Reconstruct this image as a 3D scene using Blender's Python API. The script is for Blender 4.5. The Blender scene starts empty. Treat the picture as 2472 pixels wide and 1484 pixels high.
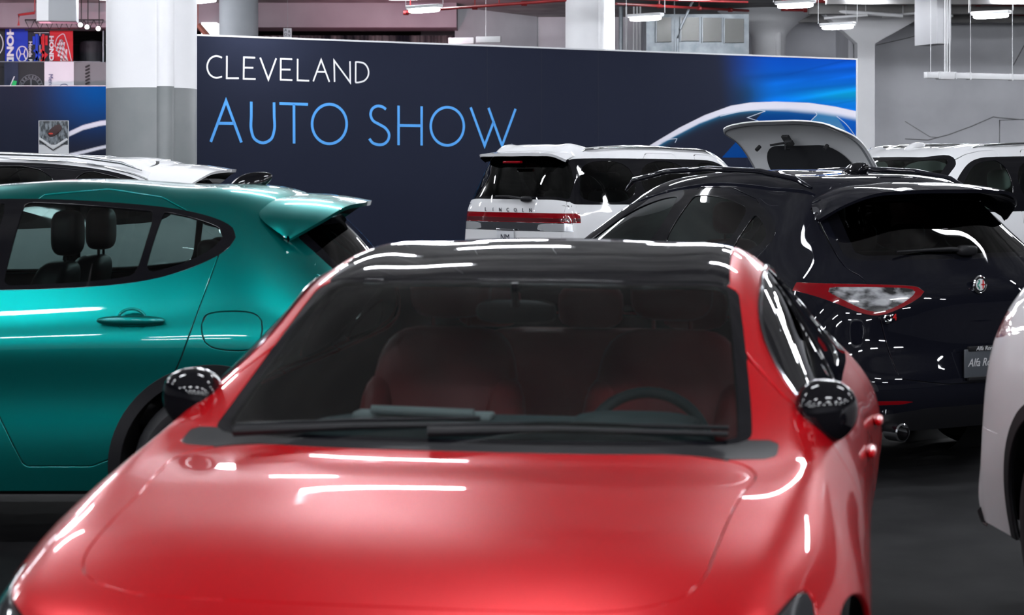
import bpy, bmesh, math, random
import numpy as np
from mathutils import Vector, Matrix

# ------------------------------------------------------------------ camera, world, exposure
SC = bpy.context.scene
COL = SC.collection
FPX, CAMH, HOR = 4800.0, 1.65, 416.0          # focal length in px of a 2472 px frame, lens height, horizon row
cam_d = bpy.data.cameras.new('camera'); cam = bpy.data.objects.new('camera', cam_d); COL.objects.link(cam)
cam.location = (0, 0, CAMH); cam.rotation_euler = (math.pi/2, 0, 0)
cam_d.sensor_width = 36; cam_d.lens = FPX/2472*36
cam_d.shift_y = -(742-HOR)/2472
cam_d.clip_start = .1; cam_d.clip_end = 300
cam_d.dof.use_dof = True; cam_d.dof.focus_distance = 16.0; cam_d.dof.aperture_fstop = 5.0
SC.camera = cam
SC.view_settings.view_transform = 'Standard'; SC.view_settings.look = 'None'
SC.view_settings.gamma = 1; SC.view_settings.use_curve_mapping = False
SC.view_settings.exposure = 0.35
world = bpy.data.worlds.new('hall_world'); SC.world = world; world.use_nodes = True
world.node_tree.nodes['Background'].inputs[0].default_value = (.55, .57, .62, 1)
world.node_tree.nodes['Background'].inputs[1].default_value = .25
try:
    SC.cycles.max_bounces = 7; SC.cycles.transparent_max_bounces = 16; SC.cycles.diffuse_bounces = 3
    SC.cycles.glossy_bounces = 4; SC.cycles.transmission_bounces = 4
    SC.cycles.sample_clamp_indirect = 6; SC.cycles.use_denoising = True
    SC.cycles.caustics_reflective = False; SC.cycles.caustics_refractive = False
except Exception: pass

LAMP_STRENGTH = 96.0
PI = math.pi
R = math.radians
def px2(px, py, Y):                             # a picture point at distance Y, used to measure the place
    return Vector(((px-1236)/FPX*Y, Y, CAMH+(HOR-py)/FPX*Y))

# ------------------------------------------------------------------ materials
MATS = {}
def mat(name, col, rough=.5, metal=0, coat=0, emit=None, estr=0, spec=.5, coat_rough=.03):
    if name in MATS: return MATS[name]
    m = bpy.data.materials.new(name); m.use_nodes = True
    b = m.node_tree.nodes['Principled BSDF']
    b.inputs['Base Color'].default_value = (*col, 1); b.inputs['Roughness'].default_value = rough
    b.inputs['Metallic'].default_value = metal; b.inputs['Coat Weight'].default_value = coat
    b.inputs['Coat Roughness'].default_value = coat_rough; b.inputs['Specular IOR Level'].default_value = spec
    if emit: b.inputs['Emission Color'].default_value = (*emit, 1); b.inputs['Emission Strength'].default_value = estr
    m.diffuse_color = (*col, 1); MATS[name] = m
    return m
def noisy(name, c1, c2, scale=3, rough=.6, bump=0, stretch=(1,1,1), detail=6, contrast=(.35,.65), metal=0):
    if name in MATS: return MATS[name]
    m = mat(name, c1, rough, metal); nt = m.node_tree; b = nt.nodes['Principled BSDF']
    tc = nt.nodes.new('ShaderNodeTexCoord'); mp = nt.nodes.new('ShaderNodeMapping'); nz = nt.nodes.new('ShaderNodeTexNoise')
    cr = nt.nodes.new('ShaderNodeValToRGB')
    mp.inputs['Scale'].default_value = stretch; nz.inputs['Scale'].default_value = scale; nz.inputs['Detail'].default_value = detail
    cr.color_ramp.elements[0].position, cr.color_ramp.elements[1].position = contrast
    cr.color_ramp.elements[0].color = (*c1, 1); cr.color_ramp.elements[1].color = (*c2, 1)
    nt.links.new(tc.outputs['Object'], mp.inputs[0]); nt.links.new(mp.outputs[0], nz.inputs[0])
    nt.links.new(nz.outputs['Fac'], cr.inputs[0]); nt.links.new(cr.outputs[0], b.inputs['Base Color'])
    if bump:
        bp = nt.nodes.new('ShaderNodeBump'); bp.inputs['Strength'].default_value = bump
        nt.links.new(nz.outputs['Fac'], bp.inputs['Height']); nt.links.new(bp.outputs[0], b.inputs['Normal'])
    return m
def noisy_lens():
    m = noisy('clear_lens', (.015,.015,.017), (.42,.43,.45), 9, .2, stretch=(1,1,2.2), contrast=(.42,.62), detail=3)
    m.node_tree.nodes['Principled BSDF'].inputs['Coat Weight'].default_value = 1; return m
def glass(name, tint, refl=1.0):
    """thin tinted automotive glass: see-through tint under a Fresnel reflection"""
    if name in MATS: return MATS[name]
    m = bpy.data.materials.new(name); m.use_nodes = True; nt = m.node_tree; nt.nodes.clear()
    o = nt.nodes.new('ShaderNodeOutputMaterial'); mx = nt.nodes.new('ShaderNodeMixShader')
    t = nt.nodes.new('ShaderNodeBsdfTransparent'); g = nt.nodes.new('ShaderNodeBsdfGlossy'); f = nt.nodes.new('ShaderNodeFresnel')
    t.inputs[0].default_value = (*tint, 1); g.inputs['Roughness'].default_value = .012; g.inputs[0].default_value = (refl,)*3+(1,)
    f.inputs[0].default_value = 1.52
    nt.links.new(f.outputs[0], mx.inputs[0]); nt.links.new(t.outputs[0], mx.inputs[1]); nt.links.new(g.outputs[0], mx.inputs[2])
    nt.links.new(mx.outputs[0], o.inputs[0]); m.diffuse_color = (*tint, .4); MATS[name] = m
    return m
def paint(name, col, metal=0, rough=.4, flake=0):
    m = mat(name, col, rough, metal, 1.0, coat_rough=.02, spec=.0 if not metal else .1)
    m.node_tree.nodes['Principled BSDF'].inputs['Coat IOR'].default_value = 1.42
    return m
M_BLACK = mat('gloss_black', (.005,.005,.007), .12, 0, 1, spec=0)
M_SATIN = mat('satin_black', (.012,.012,.014), .42, spec=.25)
M_RUBBER = mat('black_rubber', (.016,.016,.018), .55)
M_CHROME = mat('chrome', (.75,.76,.78), .08, 1)
M_DARKCHROME = mat('dark_chrome', (.25,.26,.28), .12, 1)
M_INNER = mat('dark_trim', (.012,.012,.014), .8)
M_CLOTHBLACK = mat('black_cloth', (.012,.013,.017), .95)
M_REDLENS = mat('red_lens', (.21,.0,.004), .2, 0, 1, spec=.1)
M_BACKUP = mat('backup_lens', (.5,.51,.53), .2, .4, 1)
M_CLEARLENS = noisy_lens()
M_SMOKE = mat('smoked_lens', (.05,.05,.055), .1, .2, 1)

# ------------------------------------------------------------------ object helpers
def tag(o, label=None, cat=None, group=None, kind=None):
    if label: o['label'] = label
    if cat: o['category'] = cat
    if group: o['group'] = group
    if kind: o['kind'] = kind
    return o
def empty(name, loc=(0,0,0), rz=0, **k):
    o = bpy.data.objects.new(name, None); COL.objects.link(o); o.location = loc; o.rotation_euler = (0,0,rz)
    o.empty_display_size = .2
    return tag(o, **k)
def link(name, V, Fc, m, parent=None, smooth=True, normals=None, loc=(0,0,0), rz=0, angle=None):
    me = bpy.data.meshes.new(name)
    me.from_pydata([tuple(map(float, v)) for v in V], [], [tuple(map(int, f)) for f in Fc])
    me.materials.append(m)
    if smooth and len(me.polygons):
        me.polygons.foreach_set('use_smooth', [True]*len(me.polygons))
    me.update()
    if normals is not None:
        me.normals_split_custom_set_from_vertices([tuple(map(float, n)) for n in normals])
    elif angle is not None:
        me.set_sharp_from_angle(angle=angle)
    o = bpy.data.objects.new(name, me); COL.objects.link(o); o.location = loc; o.rotation_euler = (0,0,rz)
    if parent: o.parent = parent
    return o
class MB:
    """collects simple solids; build() links them as one mesh"""
    def __init__(s): s.V = []; s.F = []
    def add(s, V, Fc):
        n = len(s.V); s.V += [tuple(v) for v in V]; s.F += [tuple(i+n for i in f) for f in Fc]; return s
    def box(s, a, b, bev=0, M=None):
        x0,y0,z0 = [min(a[i],b[i]) for i in range(3)]; x1,y1,z1 = [max(a[i],b[i]) for i in range(3)]
        if bev:
            c = Vector(((x0+x1)/2,(y0+y1)/2,(z0+z1)/2)); h = ((x1-x0)/2,(y1-y0)/2,(z1-z0)/2)
            bm = bmesh.new(); bmesh.ops.create_cube(bm, size=2)
            for v in bm.verts: v.co = Vector([v.co[i]*h[i] for i in range(3)])+c
            bmesh.ops.bevel(bm, geom=bm.edges[:], offset=min(bev, .95*min(h)), segments=3, affect='EDGES', profile=.5)
            bm.verts.index_update()
            V = [v.co.copy() for v in bm.verts]; Fc = [[v.index for v in f.verts] for f in bm.faces]; bm.free()
        else:
            V = [Vector(p) for p in ((x0,y0,z0),(x1,y0,z0),(x1,y1,z0),(x0,y1,z0),(x0,y0,z1),(x1,y0,z1),(x1,y1,z1),(x0,y1,z1))]
            Fc = [(0,3,2,1),(4,5,6,7),(0,1,5,4),(1,2,6,5),(2,3,7,6),(3,0,4,7)]
        if M is not None: V = [M @ v for v in V]
        return s.add(V, Fc)
    def tube(s, pts, r, n=10, cap=True, closed=False, flat=1.0):
        pts = [Vector(p) for p in pts]; rr = r if isinstance(r, (list, tuple)) else [r]*len(pts)
        base = len(s.V); N = len(pts); up = Vector((0,0,1))
        for i, p in enumerate(pts):
            a = pts[(i-1) % N] if (closed or i > 0) else p; b = pts[(i+1) % N] if (closed or i < N-1) else p
            d = (b-a).normalized(); u = up if abs(d.dot(up)) < .95 else Vector((1,0,0))
            e1 = d.cross(u).normalized(); e2 = e1.cross(d).normalized()
            for k in range(n):
                t = 2*PI*k/n; s.V.append(tuple(p + e1*math.cos(t)*rr[i] + e2*math.sin(t)*rr[i]*flat))
        for i in range(N if closed else N-1):
            j = (i+1) % N
            for k in range(n):
                l = (k+1) % n; s.F.append((base+i*n+k, base+i*n+l, base+j*n+l, base+j*n+k))
        if cap and not closed:
            s.F.append(tuple(base+k for k in range(n))[::-1]); s.F.append(tuple(base+(N-1)*n+k for k in range(n)))
        return s
    def lathe(s, prof, c=(0,0,0), axis='z', n=32):
        base = len(s.V); m = len(prof)
        for k in range(n):
            t = 2*PI*k/n
            for (r, h) in prof:
                p = (r*math.cos(t), r*math.sin(t), h)
                if axis == 'y': p = (p[0], p[2], p[1])
                if axis == 'x': p = (p[2], p[0], p[1])
                s.V.append((p[0]+c[0], p[1]+c[1], p[2]+c[2]))
        for k in range(n):
            l = (k+1) % n
            for i in range(m-1): s.F.append((base+k*m+i, base+l*m+i, base+l*m+i+1, base+k*m+i+1))
        return s
    def blob(s, c, r, e=(1,1), n=24, m=16, M=None, fn=None):
        """superellipsoid; e<1 squarer"""
        V = []; Fc = []
        sg = lambda v, p: math.copysign(abs(v)**p, v)
        for i in range(m+1):
            ph = -PI/2+PI*i/m
            for k in range(n):
                th = 2*PI*k/n
                p = Vector((r[0]*sg(math.cos(ph),e[0])*sg(math.cos(th),e[1]), r[1]*sg(math.cos(ph),e[0])*sg(math.sin(th),e[1]), r[2]*sg(math.sin(ph),e[0])))
                if fn: p = fn(p)
                if M is not None: p = M @ p
                V.append(p+Vector(c))
        for i in range(m):
            for k in range(n):
                l = (k+1) % n; Fc.append((i*n+k, i*n+l, (i+1)*n+l, (i+1)*n+k))
        return s.add(V, Fc)
    def prism(s, poly, y0, y1, plane='xz'):
        n = len(poly); base = len(s.V)
        for y in (y0, y1):
            for (a, b) in poly: s.V.append((a, y, b) if plane == 'xz' else ((a, b, y) if plane == 'xy' else (y, a, b)))
        s.F.append(tuple(base+i for i in range(n))); s.F.append(tuple(base+n+i for i in range(n))[::-1])
        for i in range(n):
            j = (i+1) % n; s.F.append((base+i, base+n+i, base+n+j, base+j))
        return s
    def xf(s, M): s.V = [tuple(M @ Vector(v)) for v in s.V]; return s
    def build(s, name, m, parent=None, smooth=True, angle=R(38), **k):
        o = link(name, s.V, s.F, m, parent, smooth, angle=angle if smooth else None, **k)
        bm = bmesh.new(); bm.from_mesh(o.data); bmesh.ops.remove_doubles(bm, verts=bm.verts, dist=1e-5)
        bmesh.ops.recalc_face_normals(bm, faces=bm.faces); bm.to_mesh(o.data); bm.free()
        if smooth: o.data.set_sharp_from_angle(angle=angle)
        return o
def text_mesh(name, txt, size, m, parent, M, extrude=.002, sx=1.0, shear=0.0, align='CENTER', space=1.0, weight=0):
    c = bpy.data.curves.new('text', 'FONT'); c.body = txt; c.size = size; c.extrude = extrude; c.align_x = align; c.align_y = 'CENTER'
    c.shear = shear; c.space_character = space; c.offset = weight; c.resolution_u = 3
    t = bpy.data.objects.new('text', c); COL.objects.link(t)
    bpy.context.view_layer.update()
    me = bpy.data.meshes.new_from_object(t.evaluated_get(bpy.context.evaluated_depsgraph_get()))
    bpy.data.objects.remove(t); me.transform(M @ Matrix.Diagonal((sx,1,1,1))); me.materials.clear(); me.materials.append(m); me.name = name
    o = bpy.data.objects.new(name, me); COL.objects.link(o); o.parent = parent
    return o
# ------------------------------------------------------------------ car surface engine
def hermite(P, t, tq):
    """smooth curves through P[i] (n, ..., 3) at knots t, evaluated at tq"""
    P = np.asarray(P, float); n = len(t); h = np.diff(t)
    d = (P[1:]-P[:-1])/h.reshape(-1, *([1]*(P.ndim-1)))
    T = np.empty_like(P); T[0] = d[0]; T[-1] = d[-1]
    for i in range(1, n-1): T[i] = (h[i]*d[i-1]+h[i-1]*d[i])/(h[i-1]+h[i])
    k = np.clip(np.searchsorted(t, tq, side='right')-1, 0, n-2)
    hh = h[k]; s = (tq-t[k])/hh
    sh = (-1, *([1]*(P.ndim-1))); s = s.reshape(sh); hh = hh.reshape(sh)
    return ((2*s**3-3*s**2+1)*P[k]+(s**3-2*s**2+s)*hh*T[k]+(-2*s**3+3*s**2)*P[k+1]+(s**3-s**2)*hh*T[k+1])
def full_net(cols):
    A = np.zeros((len(cols), 15, 3))
    for i, c in enumerate(cols):
        xs, ys, zs = c
        for r in range(8):
            A[i, 7+r] = (xs[r], ys[r], zs[r]); A[i, 7-r] = (xs[r], -ys[r], zs[r])
    return A
class Surf:
    def __init__(s, cols, nu=200, nv=96, smooth=3):
        A = full_net(cols); nc = len(cols)
        du = np.linalg.norm(np.diff(A, axis=0), axis=2).mean(axis=1); tu = np.r_[0, np.cumsum(du)]
        dv = np.linalg.norm(np.diff(A, axis=1), axis=2)[4:nc-3].mean(axis=0); tv = np.r_[0, np.cumsum(dv)]
        qu = np.linspace(0, tu[-1], nu); qv = np.linspace(0, tv[-1], nv)
        G = hermite(A, tu, qu); G = np.swapaxes(hermite(np.swapaxes(G, 0, 1), tv, qv), 0, 1)
        for _ in range(smooth):
            H = G.copy(); H[1:-1] = .25*G[:-2]+.5*G[1:-1]+.25*G[2:]; G = H
            H = G.copy(); H[:, 1:-1] = .25*G[:, :-2]+.5*G[:, 1:-1]+.25*G[:, 2:]; G = H
        a = np.gradient(G, axis=0); b = np.gradient(G, axis=1); N = np.cross(b, a)
        N /= np.linalg.norm(N, axis=2, keepdims=True)+1e-12
        if N[nu//2, nv//2, 2] < 0: N = -N; flip = True
        else: flip = False
        U = np.interp(qu, tu, np.arange(nc)); W = np.interp(qv, tv, np.arange(15)-7)
        UU, WW = np.meshgrid(U, W, indexing='ij')
        s.D = np.concatenate([G.reshape(-1,3), N.reshape(-1,3), UU.reshape(-1,1), WW.reshape(-1,1)], axis=1)   # x y z nx ny nz u v
        s.faces = []
        for i in range(nu-1):
            for j in range(nv-1):
                f = (i*nv+j, (i+1)*nv+j, (i+1)*nv+j+1, i*nv+j+1)
                s.faces.append(f)
        p = s.D[list(s.faces[(nu//2)*(nv-1)+nv//2]), :3]; n0 = np.cross(p[1]-p[0], p[2]-p[0])
        if n0[2] < 0: s.faces = [f[::-1] for f in s.faces]
        s.extra = []
    def split(s, faces, f):
        """faces where f<0, faces where f>0; faces on the line are cut along it"""
        val = f(s.D); inn, out = [], []; cache = {}; new = []; n0 = len(s.D); lst = val.tolist()
        def cutv(a, b):
            k = (a, b) if a < b else (b, a)
            if k not in cache:
                t = lst[a]/(lst[a]-lst[b]); v = s.D[a]*(1-t)+s.D[b]*t
                v[3:6] /= np.linalg.norm(v[3:6])+1e-12
                cache[k] = n0+len(new); new.append(v)
            return cache[k]
        for fc in faces:
            sg = [lst[i] < 0 for i in fc]
            if all(sg): inn.append(fc); continue
            if not any(sg): out.append(fc); continue
            pi, po = [], []
            for k in range(len(fc)):
                a, b = fc[k], fc[(k+1) % len(fc)]
                (pi if lst[a] < 0 else po).append(a)
                if (lst[a] < 0) != (lst[b] < 0):
                    c = cutv(a, b); pi.append(c); po.append(c)
            if len(pi) > 2: inn.append(tuple(pi))
            if len(po) > 2: out.append(tuple(po))
        if new: s.D = np.vstack([s.D, np.array(new)])
        return inn, out
    def obj(s, name, faces, m, parent, off=0.0, depth=.014, flange=True, tang=.0018, smooth=True):
        if not faces: return None
        used = sorted({i for f in faces for i in f}); mp = {a: b for b, a in enumerate(used)}
        P = s.D[used, :3]; N = s.D[used, 3:6]; P = P+N*off
        Fc = [tuple(mp[i] for i in f) for f in faces]
        V = list(P); NN = list(N)
        if flange:
            cnt = {}
            for f in Fc:
                for k in range(len(f)):
                    a, b = f[k], f[(k+1) % len(f)]; cnt[(a, b)] = 1
            bd = [(a, b) for (a, b) in cnt if (b, a) not in cnt]
            T = {}
            for a, b in bd:
                e = P[b]-P[a]; o = np.cross(e, N[a]); l = np.linalg.norm(o)
                if l < 1e-9: continue
                o /= l
                for i in (a, b): T[i] = T.get(i, 0)+o
            r1, r2 = {}, {}
            for i, o in T.items():
                l = np.linalg.norm(o); o = o/l if l > 1e-9 else o*0
                r1[i] = len(V); V.append(P[i]+o*tang-N[i]*tang); n1 = N[i]+o; NN.append(n1/(np.linalg.norm(n1)+1e-9))
                r2[i] = len(V); V.append(P[i]+o*tang-N[i]*depth); NN.append(o)
            for a, b in bd:
                if a in r1 and b in r1 and a in r2 and b in r2:
                    Fc.append((b, a, r1[a], r1[b])); Fc.append((r1[b], r1[a], r2[a], r2[b]))
        return link(name, V, Fc, m, parent, normals=NN if smooth else None)

# signed distances (negative inside)
def chaikin(P, n=2):
    P = np.array(P, float)
    for _ in range(n):
        Q = np.roll(P, -1, axis=0); P = np.stack([.75*P+.25*Q, .25*P+.75*Q], axis=1).reshape(-1, 2)
    return P
def sd_poly(A, B, poly):
    P = np.asarray(poly, float); Q = np.roll(P, -1, axis=0)
    d2 = np.full(A.shape, 1e9); ins = np.zeros(A.shape, bool)
    lo, hi = P.min(0)-.15, P.max(0)+.15
    near = (A > lo[0]) & (A < hi[0]) & (B > lo[1]) & (B < hi[1])
    a, b = A[near], B[near]; dd = np.full(a.shape, 1e9); ii = np.zeros(a.shape, bool)
    for p, q in zip(P, Q):
        e = q-p; L = (e**2).sum()
        if L < 1e-12: continue
        t = np.clip(((a-p[0])*e[0]+(b-p[1])*e[1])/L, 0, 1)
        dd = np.minimum(dd, (a-p[0]-t*e[0])**2+(b-p[1]-t*e[1])**2)
        if p[1] != q[1]:
            ii ^= ((p[1] > b) != (q[1] > b)) & (a < (q[0]-p[0])*(b-p[1])/(q[1]-p[1])+p[0])
    r = np.full(A.shape, .15); r[near] = np.where(ii, -1, 1)*np.sqrt(dd)
    return r
def side(poly, sgn, n=2, ymin=.3):            # polygon drawn on the side view (x, z)
    P = chaikin(poly, n) if n else poly
    return lambda D: np.where(D[:, 1]*sgn > ymin, sd_poly(D[:, 0], D[:, 2], P), .15)
def sidec(cx, cz, r, sgn, ymin=.4):
    return lambda D: np.where(D[:, 1]*sgn > ymin, np.hypot(D[:, 0]-cx, D[:, 2]-cz)-r, .15)
def rear(poly, xmin, n=2):                    # polygon on the rear view (y, z)
    P = chaikin(poly, n) if n else poly
    return lambda D: np.where(D[:, 0] > xmin, sd_poly(D[:, 1], D[:, 2], P), .15)
def top(poly, zmin, n=2, xmax=99):            # polygon on the plan view (x, y)
    P = chaikin(poly, n) if n else poly
    return lambda D: np.where((D[:, 2] > zmin) & (D[:, 0] < xmax), sd_poly(D[:, 0], D[:, 1], P), .15)
def uv(u0, u1, v1, r=.25, su=.42, sv=.28):    # rounded panel across the car between two stations
    def f(D):
        a = np.abs(D[:, 6]-(u0+u1)/2)*su-(u1-u0)/2*su+r*su; b = np.abs(D[:, 7])*sv-v1*sv+r*su
        return np.hypot(np.maximum(a, 0), np.maximum(b, 0))+np.minimum(np.maximum(a, b), 0)-r*su
    return f
def grow(f, d): return lambda D: f(D)-d
def both(*fs): return lambda D: np.maximum.reduce([f(D) for f in fs])
def any_(*fs): return lambda D: np.minimum.reduce([f(D) for f in fs])
def mir(poly): return [(-a, b) for a, b in poly][::-1]

def on_side(S, x, z, sgn, off=.0):
    """point of the body side above (x, z)"""
    D = S.D; k = np.argsort(np.where(D[:, 1]*sgn > .3, (D[:, 0]-x)**2+(D[:, 2]-z)**2, 9))[:4]
    w = 1/((D[k, 0]-x)**2+(D[k, 2]-z)**2+1e-5); y = (D[k, 1]*w).sum()/w.sum()
    return (x, y+sgn*off, z)
def pad(l, tail): return list(l)+list(tail[len(l):])
def net(rows):
    """rows: (xs, ys, zs) per station, short lists are completed from the last complete one"""
    out = []
    for xs, ys, zs in rows:
        if len(xs) < 8: xs = list(xs)+[xs[-1]]*(8-len(xs))
        ly = out[-1][1] if out else None; lz = out[-1][2] if out else None
        out.append((list(xs), pad(ys, ly or ys), pad(zs, lz or zs)))
    return out
def warp(cols, sx=1, sy=1, sz=1, fn=None):
    o = []
    for xs, ys, zs in cols:
        t = [(x*sx, y*sy, z*sz) for x, y, z in zip(xs, ys, zs)]
        if fn: t = [fn(*p) for p in t]
        o.append(([p[0] for p in t], [p[1] for p in t], [p[2] for p in t]))
    return o

SEDAN = net([
 ((.12,.13,.18,.26,.34,.40,.43,.46), (0,.35,.60,.76,.84,.88,.895,.90), (.22,)*7+(.2,)),
 ((.02,.05,.12,.22,.33,.40,.45,.48), (0,.35,.60,.76,.84,.88,.90,.90), (.42,.43,.45,.47,.45,.40,.33,.21)),
 ((.06,.08,.18,.34,.42,.48,.5,.5), (0,.35,.62,.77,.84,.885,.905,.90), (.66,.66,.675,.69,.62,.50,.36,.2)),
 ((.33,.34,.40,.53,.60,.62,.62,.62), (0,.35,.64,.78,.86,.905,.915,.90), (.795,.795,.785,.765,.68,.54,.38,.2)),
 ((.85,.85,.88,.9,.9,.9,.9,.9), (0,.36,.67,.80,.885,.925,.92,.89), (.905,.90,.88,.85,.76,.60,.40,.2)),
 ((1.26,1.28,1.42,1.46,1.42,1.4,1.4,1.4), (0,.37,.73,.82,.89,.93,.905,.87), (.955,.955,.95,.93,.82,.62,.40,.22)),
 ((1.66,1.70,1.87,1.87,1.85,1.85,1.85,1.85), (0,.355,.69,.84,.90,.925,.90,.87), (1.165,1.16,1.135,.95,.84,.64,.4,.22)),
 ((2.06,2.08,2.23,2.24,2.2,2.2,2.2,2.2), (0,.345,.64,.84,.90,.925,.90,.87), (1.345,1.34,1.295,.96,.85,.64,.4,.22)),
 ((2.6,2.6,2.62,2.6), (0,.335,.615,.84,.905,.925,.90,.87), (1.43,1.42,1.37,.975,.86,.64,.4,.22)),
 ((3.0,3.0,3.0,3.0), (0,.32,.605,.84,.91,.925,.90,.87), (1.42,1.41,1.36,.985,.87,.64,.4,.22)),
 ((3.36,3.36,3.38,3.36), (0,.31,.595,.84,.92,.945,.905,.875), (1.365,1.36,1.315,1.0,.88,.64,.4,.22)),
 ((3.70,3.70,3.72,3.70), (0,.32,.605,.82,.925,.955,.92,.875), (1.235,1.23,1.19,1.02,.89,.64,.4,.22)),
 ((4.02,4.02,4.04,4.02,4.0,3.98,3.98,3.98), (0,.33,.61,.775,.905,.945,.91,.875), (1.10,1.095,1.07,1.01,.89,.64,.4,.22)),
 ((4.46,4.45,4.40,4.35,4.32,4.3,4.3,4.3), (0,.36,.62,.74,.845,.89,.89,.875), (1.07,1.065,1.04,.985,.86,.62,.4,.22)),
 ((4.58,4.57,4.50,4.44,4.42,4.40,4.40,4.40), (0,.36,.63,.76,.83,.87,.88,.87), (.80,.80,.79,.78,.72,.56,.38,.22)),
 ((4.63,4.62,4.56,4.50,4.48,4.46,4.45,4.45), (0,.36,.63,.76,.82,.85,.86,.86), (.46,.46,.46,.46,.44,.38,.31,.22)),
 ((4.54,4.54,4.5,4.46,4.45,4.45,4.45,4.45), (0,.36,.62,.74,.80,.83,.85,.86), (.22,)*8)])
SUV = net([
 ((.12,.13,.2,.30,.38,.44,.47,.5), (0,.35,.62,.78,.86,.90,.92,.92), (.25,)*8),
 ((.03,.05,.14,.26,.34,.42,.46,.5), (0,.35,.62,.78,.86,.90,.92,.92), (.5,.5,.52,.53,.5,.44,.36,.25)),
 ((.08,.10,.22,.38,.44,.5,.52,.52), (0,.36,.64,.79,.87,.92,.93,.92), (.80,.79,.80,.81,.72,.56,.40,.24)),
 ((.40,.41,.48,.58,.62,.63,.63,.63), (0,.36,.66,.80,.88,.93,.94,.92), (.93,.925,.91,.895,.80,.60,.42,.24)),
 ((.9,.9,.92,.95), (0,.37,.68,.82,.91,.945,.94,.91), (1.03,1.02,1.0,.97,.87,.64,.44,.24)),
 ((1.25,1.28,1.45,1.42,1.4), (0,.38,.74,.84,.91,.94,.92,.89), (1.10,1.10,1.085,1.04,.92,.66,.44,.26)),
 ((1.6,1.64,1.80,1.80), (0,.34,.67,.855,.92,.94,.92,.89), (1.33,1.325,1.305,1.06,.94,.68,.44,.26)),
 ((1.98,2.0,2.2,2.18), (0,.31,.60,.855,.925,.94,.92,.89), (1.55,1.545,1.50,1.08,.95,.68,.44,.26)),
 ((2.7,2.7,2.72,2.7), (0,.30,.58,.855,.93,.94,.92,.89), (1.655,1.645,1.59,1.10,.97,.70,.44,.26)),
 ((3.45,3.45,3.45,3.45), (0,.30,.575,.855,.93,.945,.925,.89), (1.645,1.635,1.575,1.13,.99,.70,.44,.26)),
 ((4.10,4.08,3.92,3.90,3.9,3.9,3.9,3.9), (0,.31,.585,.83,.93,.95,.93,.90), (1.565,1.555,1.50,1.19,1.01,.70,.45,.26)),
 ((4.32,4.30,4.12,4.08,4.06,4.06,4.06,4.06), (0,.33,.645,.82,.93,.95,.93,.90), (1.37,1.365,1.33,1.16,1.01,.70,.45,.26)),
 ((4.48,4.46,4.32,4.24,4.20,4.20,4.20,4.20), (0,.36,.70,.85,.93,.945,.93,.90), (1.16,1.16,1.15,1.08,.96,.68,.45,.26)),
 ((4.59,4.57,4.46,4.37,4.33,4.32,4.32,4.32), (0,.37,.71,.85,.91,.935,.93,.90), (1.0,1.0,.99,.96,.86,.62,.44,.26)),
 ((4.61,4.60,4.52,4.45,4.42,4.40,4.40,4.40), (0,.37,.70,.83,.885,.92,.92,.90), (.70,.70,.69,.68,.62,.50,.38,.26)),
 ((4.67,4.66,4.59,4.52,4.49,4.47,4.46,4.46), (0,.37,.68,.82,.87,.90,.91,.89), (.45,.45,.45,.45,.43,.38,.32,.26)),
 ((4.57,4.57,4.52,4.47,4.45,4.44,4.44,4.44), (0,.37,.65,.79,.84,.87,.89,.88), (.25,)*8)])
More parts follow.
